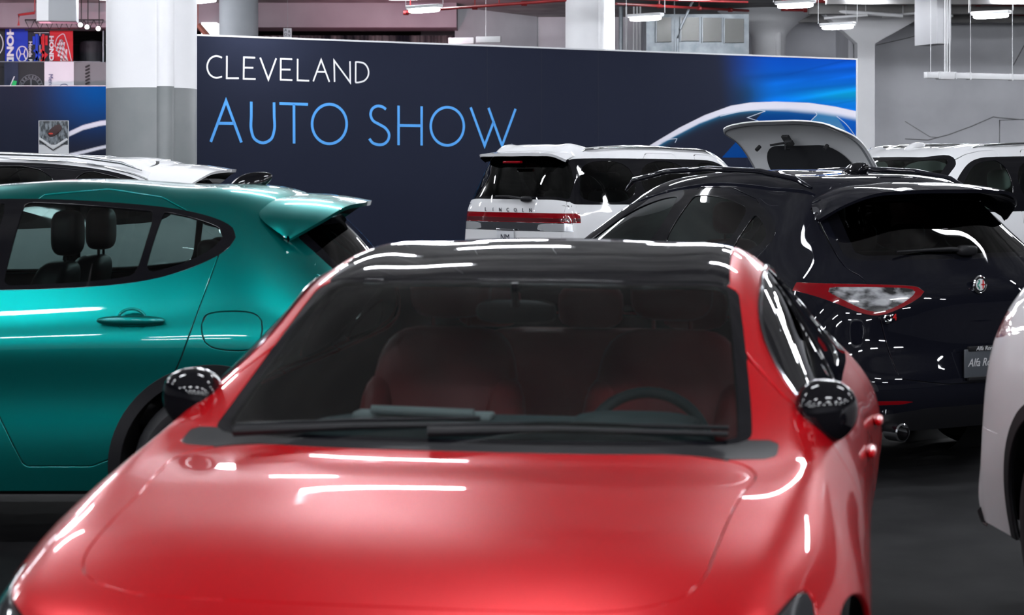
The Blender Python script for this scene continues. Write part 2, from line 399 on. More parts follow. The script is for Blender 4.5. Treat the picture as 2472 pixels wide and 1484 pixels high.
BIG = net([
 ((.12,.12,.15,.25,.33,.4,.44,.46), (0,.4,.72,.86,.93,.97,.99,.99), (.3,)*8),
 ((.0,.01,.06,.2,.3,.38,.44,.46), (0,.4,.72,.86,.93,.97,.99,.99), (.62,.62,.62,.60,.55,.48,.4,.3)),
 ((.03,.04,.10,.26,.34,.42,.46,.46), (0,.42,.76,.88,.95,.99,1.0,.99), (1.02,1.02,1.0,.93,.8,.62,.45,.3)),
 ((.25,.25,.3,.4,.48,.5,.5,.5), (0,.42,.78,.90,.97,1.0,1.0,.98), (1.16,1.155,1.14,1.10,.95,.7,.48,.3)),
 ((.9,.9,.92,.95), (0,.42,.79,.92,.98,1.0,1.0,.97), (1.23,1.225,1.21,1.16,1.0,.74,.5,.3)),
 ((1.42,1.45,1.62,1.62), (0,.42,.82,.93,.99,1.01,1.0,.96), (1.27,1.27,1.25,1.19,1.03,.76,.5,.3)),
 ((1.78,1.81,1.97,1.97), (0,.38,.775,.945,.99,1.01,1.0,.96), (1.55,1.545,1.53,1.20,1.04,.76,.5,.3)),
 ((2.1,2.12,2.3,2.3), (0,.36,.73,.945,.99,1.01,1.0,.96), (1.82,1.815,1.785,1.21,1.05,.76,.5,.3)),
 ((3.1,3.1,3.1,3.1), (0,.36,.715,.945,.99,1.01,1.0,.96), (1.93,1.925,1.88,1.22,1.06,.76,.5,.3)),
 ((4.5,4.5,4.5,4.5), (0,.36,.715,.945,.99,1.01,1.0,.96), (1.92,1.915,1.87,1.24,1.07,.76,.5,.3)),
 ((5.02,5.01,4.95,4.95), (0,.37,.72,.94,.99,1.01,1.0,.96), (1.875,1.87,1.83,1.24,1.08,.76,.5,.3)),
 ((5.17,5.16,5.06,5.04), (0,.40,.79,.945,.99,1.01,1.0,.96), (1.60,1.60,1.58,1.24,1.08,.76,.5,.3)),
 ((5.26,5.25,5.17,5.11,5.08), (0,.42,.845,.95,.99,1.01,1.0,.96), (1.30,1.30,1.29,1.22,1.07,.76,.5,.3)),
 ((5.30,5.29,5.22,5.15,5.12), (0,.42,.86,.955,.99,1.005,1.0,.96), (1.12,1.12,1.12,1.10,.98,.74,.5,.3)),
 ((5.31,5.30,5.24,5.18,5.15), (0,.42,.86,.955,.985,1.0,.995,.96), (.85,.85,.85,.84,.78,.62,.47,.3)),
 ((5.34,5.34,5.28,5.22,5.20,5.19,5.18,5.18), (0,.42,.84,.93,.96,.975,.98,.96), (.55,.55,.55,.55,.52,.45,.38,.3)),
 ((5.26,5.26,5.22,5.18,5.17,5.17,5.17,5.17), (0,.42,.80,.9,.94,.95,.95,.95), (.3,)*8)])

def curve_pts(P, n=5):
    P = np.array(P, float); t = np.r_[0, np.cumsum(np.linalg.norm(np.diff(P, axis=0), axis=1))]
    return [tuple(p) for p in hermite(np.c_[P, 0*P[:, :1]], t, np.linspace(0, t[-1], n*len(P)))[:, :2]]
# ------------------------------------------------------------------ car assembly
def wheel(root, cx, cy, r, sgn, w=.23, rim=M_DARKCHROME, spokes=10, n=48):
    """tyre with its rim and brake disc, axis across the car"""
    h = w/2
    t = MB().lathe([(r*.66,-h*.8),(r*.72,-h*.95),(r*.88,-h),(r*.965,-h*.82),(r,-h*.55),(r,h*.55),(r*.965,h*.82),(r*.88,h),(r*.72,h*.95),(r*.66,h*.8)], (cx, cy, r), 'y', n)
    tyre = t.build('wheel', M_RUBBER, root)
    m = MB(); o = sgn*h*.7
    m.lathe([(r*.69,-h*.9),(r*.64,-h*.8),(r*.62,0),(r*.64,h*.8),(r*.69,h*.9)], (cx, cy, r), 'y', n)
    m.lathe([(.0,o*1.0),(r*.10,o*1.0),(r*.13,o*.7),(r*.13,o*.2)], (cx, cy, r), 'y', 20)
    for k in range(spokes):
        a = 2*PI*k/spokes
        pts = [(cx+math.cos(a+da)*q*r, cy+o*(.75+.15*q), r+math.sin(a+da)*q*r) for q, da in ((.1,0),(.3,.06),(.5,.03),(.655,-.03))]
        m.tube(pts, [.016,.018,.016,.02], 6)
    m.build('rim', rim, tyre)
    MB().lathe([(.0,o*.15),(r*.5,o*.15),(r*.5,o*.05),(.0,o*.05)], (cx, cy, r), 'y', 28).build('brake_disc', M_DARKCHROME, tyre)
def seat(root, x, y, z, m, w=.5, light=None, hr=True, back_h=.62, tilt=.28):
    M = Matrix.Translation((x, y, z))
    rake = lambda p: Vector((p.x+(p.z+back_h/2)*tilt, p.y*(1-.18*max(0, p.z/back_h)), p.z))
    b = MB()
    b.blob((.27, 0, .10+back_h/2), (.09, w/2, back_h/2), (.45,.55), fn=rake)
    b.blob((.0, 0, .06), (.29, w/2, .10), (.5,.6))
    for s in (-1, 1):
        b.blob((.22, s*w*.42, .08+back_h*.42), (.10, .07, back_h*.36), (.7,.8), 14, 10, fn=rake)
        b.blob((-.02, s*w*.43, .11), (.27, .065, .07), (.7,.8), 14, 10)
    o = b.xf(M).build('seat', m, root, angle=R(60))
    if hr:
        h = MB(); h.blob((.30+back_h*tilt, 0, .13+back_h+.10), (.065, .135, .105), (.55,.6))
        for s in (-.06, .06): h.tube([(.30+back_h*tilt, s, .05+back_h), (.30+back_h*tilt, s, .17+back_h)], .007, 8)
        h.xf(M).build('headrest', light or m, o, angle=R(60))
    return o
def mirror(root, sgn, x, y, z, m=M_BLACK, r=(.085,.125,.085), stalk=M_SATIN, e=(.75,.8)):
    """door mirror: housing, its glass and the arm to the door"""
    c = (x, sgn*y, z)
    fn = lambda p: Vector((p.x*(1.0-.25*p.y*sgn/r[1]), p.y, p.z*(1.0-.14*p.y*sgn/r[1])+.10*(p.y*sgn)))
    h = MB(); h.blob(c, r, e, 28, 18, fn=lambda p: fn(Vector((min(p.x, r[0]*.55), p.y, p.z)))).build('door_mirror', m, root, angle=R(50))
    MB().blob((x+r[0]*.56, sgn*y, z), (.004, r[1]*.86, r[2]*.84), (.5,.6), fn=fn).build('mirror_glass', M_CHROME, h_last(root), angle=R(50))
    a = MB(); a.blob((x+.01, sgn*(y-r[1]*.75), z-r[2]*.98), (.05, r[1]*.85, .022), (.6,.7), 18, 10)
    a.build('mirror_arm', stalk, h_last(root), angle=R(50))
def h_last(root):
    ch = [o for o in COL.objects if o.parent == root and o.name.split('.')[0] == 'door_mirror']
    return ch[-1]
def wiper(root, pts, m=M_SATIN, r=.009, blade=None):
    w = MB(); w.tube(pts, r, 8); o = w.build('wiper_arm', m, root)
    if blade: b = MB(); b.tube(blade, r*.9, 8); b.build('wiper_blade', M_RUBBER, o)
    return o
def spoiler(root, lead, trail, m, under=M_BLACK, th=.022, name='roof_spoiler'):
    """wing lofted from the roof line to its trailing lip, mirrored, with a black underside"""
    def dense(P):
        P = np.array(P, float); t = np.r_[0, np.cumsum(np.linalg.norm(np.diff(P, axis=0), axis=1))]
        Q = np.vstack([P[:0:-1]*[1,-1,1], P]); t = np.r_[-t[:0:-1], t]
        return hermite(Q, t, np.linspace(t[0], t[-1], 49))
    A, B = dense(lead), dense(trail); V, Fc, n, k = [], [], 49, 7
    for i in range(n):
        for j in range(k):
            s = j/(k-1); p = A[i]*(1-s)+B[i]*s; p[2] += .012*math.sin(PI*s); V.append(p)
    for i in range(n-1):
        for j in range(k-1): Fc.append((i*k+j, i*k+j+1, (i+1)*k+j+1, (i+1)*k+j))
    base = len(V)
    for i in range(n):
        a = abs(i-(n-1)/2)/((n-1)/2); d = np.array([-.006, 0, -th*(1-.3*a)]) + np.array([0, -np.sign(B[i][1])*th*.6*max(0, a-.7)/.3, 0])
        V.append(B[i]+d)
    for i in range(n-1): Fc.append((i*k+k-1, base+i, base+i+1, (i+1)*k+k-1))
    o = link(name, V, Fc, m, root, angle=R(40))
    V, Fc = [], []
    for i in range(n):
        a = abs(i-(n-1)/2)/((n-1)/2); ti = np.array([0, -np.sign(B[i][1])*th*.6*max(0, a-.7)/.3, 0])
        e = B[i]+[-.006,0,-th*(1-.3*a)]+ti
        for s, dz in ((0,0),(.25,.0),(1,-.018)): V.append(e*(1-s*.55)+A[i]*s*.55+np.array([0,0,dz]))
    for i in range(n-1):
        for j in range(2): Fc.append((i*3+j, i*3+j+1, (i+1)*3+j+1, (i+1)*3+j))
    link('spoiler_underside', V, Fc, under, o, angle=R(50))
    return o

def shell(cfg):
    """one car: every panel, pane and fitting is cut from or fixed to the same body surface"""
    c = cfg; L = c['len']
    phi = R(c['phi'])
    root = empty(c.get('name', 'car'), (c['x0'], c['y0'], 0), PI/2-phi, label=c['label'], cat='car', group=c.get('group'))
    S = Surf(c['cols'], c.get('nu', 190), c.get('nv', 90), c.get('smooth', 3)); F = S.faces
    pm = c['paint']; wr = c['wr']
    arch = []
    for ax in c['axles']:
        for sg in (-1, 1):
            f = sidec(ax, wr+.005, c['ar'], sg); _, F = S.split(F, f); arch.append((ax, sg, f))
    uf = c.get('uf', (5.04, 6.97, 1.93)); ur = c.get('ur', (10.1, 11.95, 1.9))
    fw = uv(*uf, r=c.get('fr', .28))
    ws, F = S.split(F, fw)
    fr_ = uv(*ur, r=.3); rg, F = S.split(F, fr_)
    dlo = {}
    for sg in (-1, 1):
        inn, F = S.split(F, side(c['dlo'], sg)); dlo[sg] = inn
    # dark inner shell seen through the glass and the shut lines
    S.obj('inner_trim', F, c.get('trim', M_INNER), root, off=-.016, flange=False)
    gw, fr = S.split(ws, grow(fw, -c.get('frit', .05)))
    g = S.obj('windshield', gw, c['ws_mat'], root, off=-.002, flange=False)
    if fr: S.obj('windshield_edge', fr, c.get('frit_mat', M_BLACK), g, off=-.002)
    gr, fr = S.split(rg, grow(fr_, -.06))
    g = S.obj('rear_window', gr, c['rg_mat'], root, off=-.002, flange=False)
    S.obj('rear_window_edge', fr, M_BLACK, g, off=-.002)
    for sg in (-1, 1):
        rest = dlo[sg]
        for w in c['windows']:
            inn, rest = S.split(rest, side(w, sg, 2))
            S.obj('side_window', inn, c['sg_mat'], root, off=-.006, flange=False)
        S.obj('window_surround', rest, c.get('dlo_mat', M_BLACK), root, off=.001)
    if c.get('clad'):
        for ax, sg, f in arch:
            inn, F = S.split(F, grow(f, c['clad'])); S.obj('wheel_arch_trim', inn, M_SATIN, root, off=.006)
    for p in c['panels']:
        f, gap = p['f'], p.get('gap', .0035)
        _keep, rest = S.split(F, grow(f, gap)); inn, _ = S.split(_keep, grow(f, -gap)); F = rest
        o = S.obj(p['name'], inn, p.get('m', pm), root, off=p.get('off', 0), depth=p.get('depth', .014))
        if o and p.get('label'): o['label'] = p['label']
        if p.get('store'): c[p['store']] = (o, inn)
    S.obj('body', F, pm, root)
    for ax in c['axles']:
        for sg in (-1, 1):
            ar = c['ar']
            MB().lathe([(ar+.01, sg*.45), (ar+.01, sg*.84)], (ax, 0, wr+.005), 'y', 40).build('wheel_liner', M_INNER, root)
            wheel(root, ax, sg*c.get('wy', .80), wr, sg, rim=c.get('rim', M_DARKCHROME))
    w = c['cols'][8][1][5]
    MB().box((.55, -w+.14, .22), (L-.4, w-.14, .30)).build('floor_pan', M_INNER, root)
    return root, S
def interior(root, x_dash, z_dash, w, seats, m, light=None, dash=M_SATIN, rearx=None, wheel_m=M_SATIN, hw=.37):
    d = MB(); d.blob((x_dash, 0, z_dash), (.30, w, .10), (.45,.35), 30, 14)
    d.blob((x_dash+.12, -hw, z_dash+.075), (.12, .19, .045), (.7,.6), 20, 10)
    d.box((x_dash-.1, -w, z_dash-.35), (x_dash+.2, w, z_dash-.02), .03)
    d.build('dashboard', dash, root, angle=R(60))
    sx = x_dash+.40; zz = z_dash-.035
    ring = [(sx+.32*.19*math.sin(a)-.0, -hw+.185*math.cos(a), zz+.185*.93*math.sin(a)) for a in [2*PI*k/40 for k in range(40)]]
    ring = [(sx-(q[2]-zz)*(-.42), q[1], q[2]) for q in ring]
    s = MB(); s.tube(ring, .017, 10, closed=True); s.blob((sx-.01, -hw, zz), (.03,.065,.055), (.6,.7), 16, 10)
    for dy in (-.17, .17): s.tube([(sx-.01, -hw, zz), (sx, -hw+dy, zz)], .014, 6)
    s.tube([(sx, -hw, zz), (x_dash, -hw, zz-.08)], .03, 10)
    s.build('steering_wheel', wheel_m, root, angle=R(60))
    for (x, y, z) in seats: seat(root, x, y, z, m, light=light)
    if rearx:
        b = MB(); b.blob((rearx[0]+.25, 0, rearx[1]+.36), (.10, w-.12, .30), (.35,.35), fn=lambda p: Vector((p.x+(p.z+.3)*.3, p.y, p.z)))
        b.blob((rearx[0], 0, rearx[1]+.05), (.28, w-.12, .10), (.4,.4)); o = b.build('rear_seat', m, root, angle=R(60))
        for y in (-.38, 0, .38):
            MB().blob((rearx[0]+.43, y, rearx[1]+.74), (.05,.12,.08), (.55,.6), 18, 10).build('headrest', light or m, o, angle=R(60))
def fin(root, x, z, m, s=1.0):
    """roof antenna fin"""
    V = []; n = 12
    f = MB(); f.blob((x, 0, z), (.11*s, .035*s, .065*s), (.8,.9), 24, 14, fn=lambda p: Vector((p.x+p.z*.9, p.y*(1-.45*max(0, p.z/(.065*s))), p.z if p.z > -.01 else -.012)))
    return f.build('antenna_fin', m, root, angle=R(50))
def rails(root, pts, m, r=.017, y=None):
    for sg in (-1, 1):
        q = [(a, sg*b, cc) for a, b, cc in pts]
        MB().tube(q, [r*.5]+[r]*(len(q)-2)+[r*.5], 12, flat=1.0).build('roof_rail', m, root, angle=R(60))
# ------------------------------------------------------------------ the hall
M_WALL = noisy('white_plaster', (.76,.76,.80), (.84,.84,.88), 1.2, .8, .02)
M_CEIL = noisy('old_concrete', (.23,.22,.22), (.36,.35,.34), 1.5, .85, .05)
M_WHITECOL = noisy('white_column_paint', (.86,.855,.875), (.90,.895,.91), 1.5, .5, .01)
M_GREYCOL = noisy('grey_column_paint', (.20,.215,.22), (.245,.255,.26), 2.5, .42, .02)
M_FLOOR = noisy('dark_floor', (.004,.004,.005), (.013,.013,.014), 3.0, .8, .08, detail=12); M_FLOOR.node_tree.nodes['Principled BSDF'].inputs['Specular IOR Level'].default_value = .15
M_NAVY = mat('navy_fabric', (.015,.018,.034), .85, spec=.1)
M_WHITETXT = mat('white_print', (.80,.80,.82), .6)
M_BLUETXT = mat('sky_blue_print', (.07,.34,.80), .6)
M_REDPIPE = mat('red_pipe', (.26,.018,.02), .4)
M_GALV = noisy('galvanised_steel', (.20,.23,.25), (.32,.35,.38), 4, .42, metal=.3)
M_LAMP = mat('lamp_tube', (1,1,1), .5, emit=(.91,.945,1.0), estr=LAMP_STRENGTH)
M_LAMPBODY = mat('white_enamel', (.75,.75,.76), .4)
CEIL = 5.4
def quad(name, V, m, **k):
    o = link(name, V, [(0,1,2,3)], m, smooth=False); o['kind'] = 'structure'; return o
quad('floor', [(-30,-18,0),(34,-18,0),(34,62,0),(-30,62,0)], M_FLOOR)
quad('ceiling', [(-30,-18,CEIL),(-30,62,CEIL),(34,62,CEIL),(34,-18,CEIL)], M_CEIL)
quad('wall_back', [(-2.2,48,0),(34,48,0),(34,48,CEIL),(-2.2,48,CEIL)], M_WALL)
quad('wall_far', [(-30,62,0),(34,62,0),(34,62,CEIL),(-30,62,CEIL)], M_WALL)
quad('wall_left', [(-30,-18,0),(-30,62,0),(-30,62,CEIL),(-30,-18,CEIL)], M_WALL)
quad('wall_right', [(34,62,0),(34,-18,0),(34,-18,CEIL),(34,62,CEIL)], M_WALL)
quad('wall_front', [(34,-18,0),(-30,-18,0),(-30,-18,CEIL),(34,-18,CEIL)], M_WALL)

# round column in front, white above, grey below
def round_column(x, y, r, zsplit, label, bump=True, capital=True, group=None, pm=None):
    pm = pm or M_WHITECOL
    o = empty('column', (x, y, 0), 0, label=label, cat='column', group=group)
    n = 56
    MB().lathe([(0, 0), (r, 0), (r, zsplit)], (0,0,0), 'z', n).build('painted_base', M_GREYCOL, o)
    prof = [(r, zsplit), (r, CEIL-.62)]
    prof += [(r+.8*t**1.6, CEIL-.62+.62*t) for t in (.1,.3,.5,.7,.85,1)] if capital else [(r, CEIL)]
    MB().lathe(prof, (0,0,0), 'z', n).build('shaft', pm, o)
    if bump:
        a = R(-62); cx, cy = math.cos(a)*r*.93, math.sin(a)*r*.93
        MB().lathe([(0,0),(.085,0),(.085,zsplit+.01),(0,zsplit+.01)], (cx, cy, 0), 'z', 24).build('pipe_cover', M_GREYCOL, o)
        MB().lathe([(0,zsplit+.01),(.085,zsplit+.01),(.085,CEIL),(0,CEIL)], (cx, cy, 0), 'z', 24).build('pipe_cover', M_WHITECOL, o)
    return o

round_column(-3.335, 18.4, .415, 2.42, 'thick round column, white over grey, at the left edge of the dark wall', group='hall columns')
round_column(1.36, 34.6, .43, 2.0, 'round white column rising behind the middle of the dark wall', True, group='hall columns')
round_column(5.98, 46.3, .39, 2.0, 'round white column rising behind the right part of the dark wall', True, group='hall columns')
round_column(-5.80, 42.2, .41, 2.0, 'round grey-white column rising just right of the thick column', False, False, group='hall columns', pm=noisy('pale_grey_paint', (.40,.42,.45), (.44,.46,.49), 2, .6))

# ---- printed dark wall with the show title
MW_O = Vector((-4.66, 28.8, 0)); MW_E = Vector((.8654, .5010, 0)); MW_L = 12.38; MW_H = 3.65
def wall_sz(px, py):
    k = (px-1236)/FPX; s = (k*28.8+4.66)/(.8654-.5010*k); Y = 28.8+.5010*s
    return s, CAMH+(HOR-py)/FPX*Y
MW = empty('display_wall', MW_O, math.atan2(.5010,.8654), label='long dark navy display wall lettered with the show name in white and blue', cat='display wall')
def ribbon(pts, w, closed=False):
    P = [np.array(p, float) for p in pts]; n = len(P); V, Fc = [], []
    for i in range(n):
        a = P[(i-1) % n] if (closed or i) else P[0]; b = P[(i+1) % n] if (closed or i < n-1) else P[-1]
        d0 = P[i]-a; d1 = b-P[i]
        l0, l1 = np.linalg.norm(d0), np.linalg.norm(d1)
        d0 = d0/l0 if l0 > 1e-9 else d1/l1; d1 = d1/l1 if l1 > 1e-9 else d0
        n0 = np.array([-d0[1], d0[0]]); n1 = np.array([-d1[1], d1[0]]); m = n0+n1; q = m.dot(m)
        m = m*(2/q)*min(1, 99) if q > .25 else n0
        V += [P[i]+m*w/2, P[i]-m*w/2]
    for i in range(n if closed else n-1):
        j = (i+1) % n; Fc.append((2*i, 2*i+1, 2*j+1, 2*j))
    return V, Fc
def strokes(name, lines, w, m, parent, off=-.004, plane=None, back=.003, **k):
    V, Fc = [], []
    for ln in lines:
        closed = ln[0] == 'c'; v, f = ribbon(ln[1:] if closed else ln, w, closed); n = len(V)
        V += [(a, off, b) for a, b in v]; Fc += [tuple(i+n for i in q) for q in f]
    return link(name, V, Fc, m, parent, smooth=False, **k)
def curve2(P, n=6):
    P = np.array(P, float); t = np.r_[0, np.cumsum(np.linalg.norm(np.diff(P, axis=0), axis=1))]
    return [tuple(p) for p in hermite(np.c_[P, 0*P[:, :1]], t, np.linspace(0, t[-1], n*len(P)))[:, :2]]
def ell(cx, cy, rx, ry, n=56): return ['c']+[(cx+rx*math.cos(2*PI*i/n), cy+ry*math.sin(2*PI*i/n)) for i in range(n)]
title = [('w', [curve2([(275,400),(235,388),(197,404),(172,462),(197,523),(235,540),(275,531)])]),
 ('w', [[(309,388),(308,543),(392,543)]]), ('w', [[(505,400),(427,398),(425,546),(508,548)],[(427,469),(492,470)]]), ('w', [[(540,400),(597,552),(651,405)]]),
 ('w', [[(762,411),(683,408),(682,553),(763,556)],[(683,482),(750,483)]]), ('w', [[(800,408),(799,557),(880,560)]]), ('w', [[(908,564),(963,415),(1020,568)],[(930,498),(994,499)]]),
 ('w', [[(1056,568),(1053,420),(1165,572),(1163,425)]]), ('w', [[(1202,572),(1203,428)],[(1201,430)]+curve2([(1222,430),(1262,441),(1289,480),(1289,525),(1262,560),(1222,572)])+[(1201,572)]]),
 ('b', [[(197,984),(303,700),(410,988)],[(243,855),(362,856)]]), ('b', [curve2([(478,705),(478,800),(479,905),(500,962),(558,991),(615,965),(637,905),(637,800),(636,710)])]),
 ('b', [[(673,718),(872,724)],[(774,722),(775,995)]]), ('b', [ell(1020,860,120,137)]),
 ('b', [curve2([(1413,758),(1388,741),(1350,736),(1318,755),(1306,795),(1322,835),(1365,862),(1410,890),(1434,930),(1425,975),(1395,1000),(1355,1003),(1320,990),(1297,962)])]),
 ('b', [[(1500,733),(1500,1007)],[(1660,737),(1660,1009)],[(1500,870),(1660,872)]]), ('b', [ell(1838,876,115,132)]),
 ('b', [[(2000,745),(2097,1010),(2162,838)],[(2124,748),(2218,1010),(2312,755)]])]
def zz(p): return wall_sz(440+p[0]/2.8744, p[1]/2.8744)
for kind, ls in title:
    L_ = [(['c']+[zz(p) for p in l[1:]]) if l[0] == 'c' else [zz(p) for p in l] for l in ls]
    strokes('wall_letter', L_, .024 if kind == 'w' else .042, M_WHITETXT if kind == 'w' else M_BLUETXT, MW)
s_, z_ = wall_sz(1235, 351)
rg_ = strokes('registered_mark', [['c']+[(s_+.026*math.cos(a), z_+.026*math.sin(a)) for a in [2*PI*i/20 for i in range(20)]], [(s_-.008,z_-.014),(s_-.008,z_+.014),(s_+.008,z_+.012),(s_+.007,z_+.002),(s_-.006,z_),(s_+.010,z_-.014)]], .004, mat('grey_print', (.3,.32,.36), .6), MW)
# wall body, white edge trims, panel seams
MB().box((0,.0,.02),(MW_L,.10,MW_H-.015)).build('wall_panel', M_NAVY, MW, smooth=False)
tr = MB(); tr.box((-.005,-.012,MW_H-.02),(MW_L+.005,.11,MW_H+.004)); tr.build('top_trim', mat('white_aluminium', (.62,.63,.65), .4), MW, smooth=False)
for s0 in (-.03, MW_L): MB().box((s0,-.012,0),(s0+.03,.11,MW_H+.004)).build('edge_trim', MATS['white_aluminium'], MW, smooth=False)
for s0 in (4.93, 5.92, 7.0, 8.05, 10.0):
    MB().box((s0,-.0015,.02),(s0+.006,.01,MW_H-.02)).build('panel_seam', mat('seam_navy', (.009,.011,.022), .8), MW, smooth=False)
# printed artwork on the right part, coloured per vertex like the print itself
M_ART = bpy.data.materials.new('printed_artwork'); M_ART.use_nodes = True
_n = M_ART.node_tree; _a = _n.nodes.new('ShaderNodeAttribute'); _a.attribute_name = 'ink'
_n.links.new(_a.outputs['Color'], _n.nodes['Principled BSDF'].inputs['Base Color']); _n.nodes['Principled BSDF'].inputs['Roughness'].default_value = .85; _n.nodes['Principled BSDF'].inputs['Specular IOR Level'].default_value = .1
def sst(a, b, x): t = np.clip((x-a)/(b-a), 0, 1); return t*t*(3-2*t)
up_x = [1560,1577.8,1640,1700.6,1763,1811,1871,1951,2014,2070]; up_y = [356,345,308,278,255.4,247.4,245.4,248,257,269]
lo_x = [1560,1600,1630,1688,1738,1788,1838.6,1901,1976.5,2026.7,2070]; lo_y = [370,344.5,328,298,279,269,265,265.5,271.7,279,288]
def ink(px, py):
    n = len(px); nav = np.array([.015,.018,.034])
    rng = np.random.RandomState(4); sl = py+(px-1740)*.13; st = np.zeros(n)
    for k in range(26):
        c = rng.uniform(130,300); w = rng.uniform(2,9); a = rng.uniform(-1,1); x0 = rng.uniform(1720,1980); st += a*np.exp(-((sl+.05*rng.randn()*(px-1740)-c)/w)**2)*sst(x0, x0+120, px)
    v = sst(140, 260, py)[:, None]
    blue = np.array([.0,.062,.40])*(1-v)+np.array([.0,.16,.62])*v
    tq = np.exp(-((py-235+.05*(px-1900))/16)**2)*sst(1860,2066,px); blue = blue+tq[:, None]*np.array([0,.10,-.12])
    blue = blue*(1+.28*np.clip(st, -1.6, 1.6))[:, None]
    edge = sst(1730, 1880, px+(py-200)*-.15); te = np.exp(-((px-1790)/45)**2)*sst(170,230,py)
    blue = blue*(1-.75*te)[:, None]+np.array([0,.05,.11])*(.75*te)[:, None]
    c = nav*(1-edge)[:, None]+blue*edge[:, None]
    U = np.interp(px, up_x, up_y); Lw = np.interp(px, lo_x, lo_y)
    below = py > (U+Lw)/2
    bz = np.where((px > 1846-(py-265)*.9)[:, None], np.array([.0,.045,.22]), nav)
    bz = np.where((px > 1972-np.abs(py-275)*.75-np.maximum(0,py-275)*.2)[:, None], np.array([.035,.17,.36])+sst(280,345,py)[:, None]*np.array([.09,.09,.08]), bz)
    bz = np.where((px > 2018+(py-279)*.66)[:, None], np.array([.0,.08,.42]), bz)
    c = np.where(below[:, None], bz, c)
    glow = np.exp(-np.maximum(0, py-Lw)/5.0)*below*(px > 1585); c = c*(1-glow*.7)[:, None]+np.array([.02,.22,.42])*(glow*.7)[:, None]
    a = sst(-.8, .8, py-U)*(1-sst(-3-5*sst(1800,1950,px), 2.5+5*sst(1800,1950,px), py-Lw)); wcol = np.array([.74,.72,.80])
    return c*(1-a)[:, None]+wcol*a[:, None]
def art_sheet(name, pxs, pys, to3, parent, fn):
    nx, ny = len(pxs), len(pys); A, B = np.meshgrid(pxs, pys, indexing='ij'); A, B = A.ravel(), B.ravel()
    V = [to3(a, b) for a, b in zip(A, B)]
    Fc = [(i*ny+j, i*ny+j+1, (i+1)*ny+j+1, (i+1)*ny+j) for i in range(nx-1) for j in range(ny-1)]
    o = link(name, V, Fc, M_ART, parent, smooth=False); at = o.data.color_attributes.new('ink', 'FLOAT_COLOR', 'POINT')
    at.data.foreach_set('color', np.c_[np.clip(fn(A, B), 0, 1), np.ones(len(A))].ravel()); return o
s0, _ = wall_sz(1560, 200); s1 = MW_L-.001
ss = np.linspace(s0, s1, 330); zs_ = np.linspace(1.9, MW_H-.021, 190)
def sz_px(s, z):
    Y = 28.8+.5010*s; return 1236+FPX*(-4.66+.8654*s)/Y, HOR+FPX*(CAMH-z)/Y
def art_fn(S_, Z_): a, b = sz_px(S_, Z_); return ink(a, b)
art_sheet('printed_artwork', ss, zs_, lambda s, z: (s, -.003, z), MW, art_fn)
def az(u, v): return wall_sz(1500+u/3.987, 120+v/3.987)
for ln in ([az(1385,590), az(1212,653), az(1310,684), az(1420,740)], [az(*p) for p in curve2([(950,640),(1150,595),(1300,582),(1385,590)])], [az(*p) for p in curve2([(1860,598),(1880,620),(1850,655),(1785,720),(1700,800)])],
           [az(*p) for p in curve2([(2070,640),(2160,715),(2250,830)])], [az(*p) for p in curve2([(380,897),(450,865),(535,855)])], [az(535,855), az(515,895)]):
    strokes('artwork_line', [ln], .011, mat('pale_print', (.55,.62,.72), .6), MW, off=-.0045)

# ---- second printed wall far left
DW = empty('display_wall', (-18, 43.5, 0), 0, label='dark navy display wall with a white curve, far left behind the column', cat='display wall')
MB().box((0,0,.02),(10.4,.1,3.535)).build('wall_panel', M_NAVY, DW, smooth=False)
MB().box((0,-.01,3.535),(10.4,.11,3.55)).build('top_trim', MATS['white_aluminium'], DW, smooth=False)
def dz(px, py): q = px2(px, py, 43.5); return (q.x+18, q.z)
def ink2(px, py):
    n = len(px); e = sst(60, 236, px+(py-300)*.0)*sst(372, 215, py); c = np.array([.015,.018,.034])*(1-e)[:, None]+np.array([.0,.055,.22])*e[:, None]
    for X, Yc, w in (([150,170,200,240,300], [332,322,308,298,290], 5.5), ([150,205,240,300], [378,366,357,345], 3.5)):
        d = np.abs(py-np.interp(px, X, Yc)); a = (1-sst(w-1, w+1.5, d))*sst(160, 170, px); c = c*(1-a)[:, None]+np.array([.70,.70,.78])*a[:, None]
    return c
gx, gz = dz(0, 0)[0], 0
art_sheet('printed_artwork', np.linspace(dz(20,0)[0], dz(300,0)[0], 150), np.linspace(1.6, 3.533, 100), lambda s, z: (s, -.003, z), DW,
          lambda S_, Z_: ink2(1236+FPX*(S_-18)/43.5, HOR+FPX*(CAMH-Z_)/43.5))
# ------------------------------------------------------------------ the red sedan in front
P_RED = paint('red_paint', (.50,.0,.005), .25, .32)
P_RED.node_tree.nodes['Principled BSDF'].inputs['Coat IOR'].default_value = 1.32; P_RED.node_tree.nodes['Principled BSDF'].inputs['Coat Weight'].default_value = .75
M_REDLEATHER = mat('red_leather', (.34,.018,.022), .5)
G_WS = glass('windshield_glass', (.66,.74,.74)); G_SIDE = glass('side_glass', (.40,.48,.47)); G_DARK = glass('privacy_glass', (.10,.12,.12))
sed_dlo = [(1.62,.955),(1.84,1.12),(2.17,1.278),(2.56,1.34),(3.0,1.335),(3.3,1.285),(3.55,1.20),(3.80,1.085),(3.78,1.035),(3.4,1.0),(2.5,.985)]
sed_w = [[(1.76,.985),(1.97,1.125),(2.23,1.258),(2.57,1.312),(2.66,1.305),(2.61,1.01),(2.3,1.0)],
         [(2.70,1.01),(2.74,1.305),(3.0,1.305),(3.24,1.265),(3.35,1.225),(3.28,1.03)],
         [(3.33,1.03),(3.39,1.21),(3.56,1.14),(3.70,1.075),(3.66,1.045)]]
def door_polys(a, b, c_, zb, zt, sill=.27):
    return [(a,sill),(a,zt),(b,zt),(b,sill)]
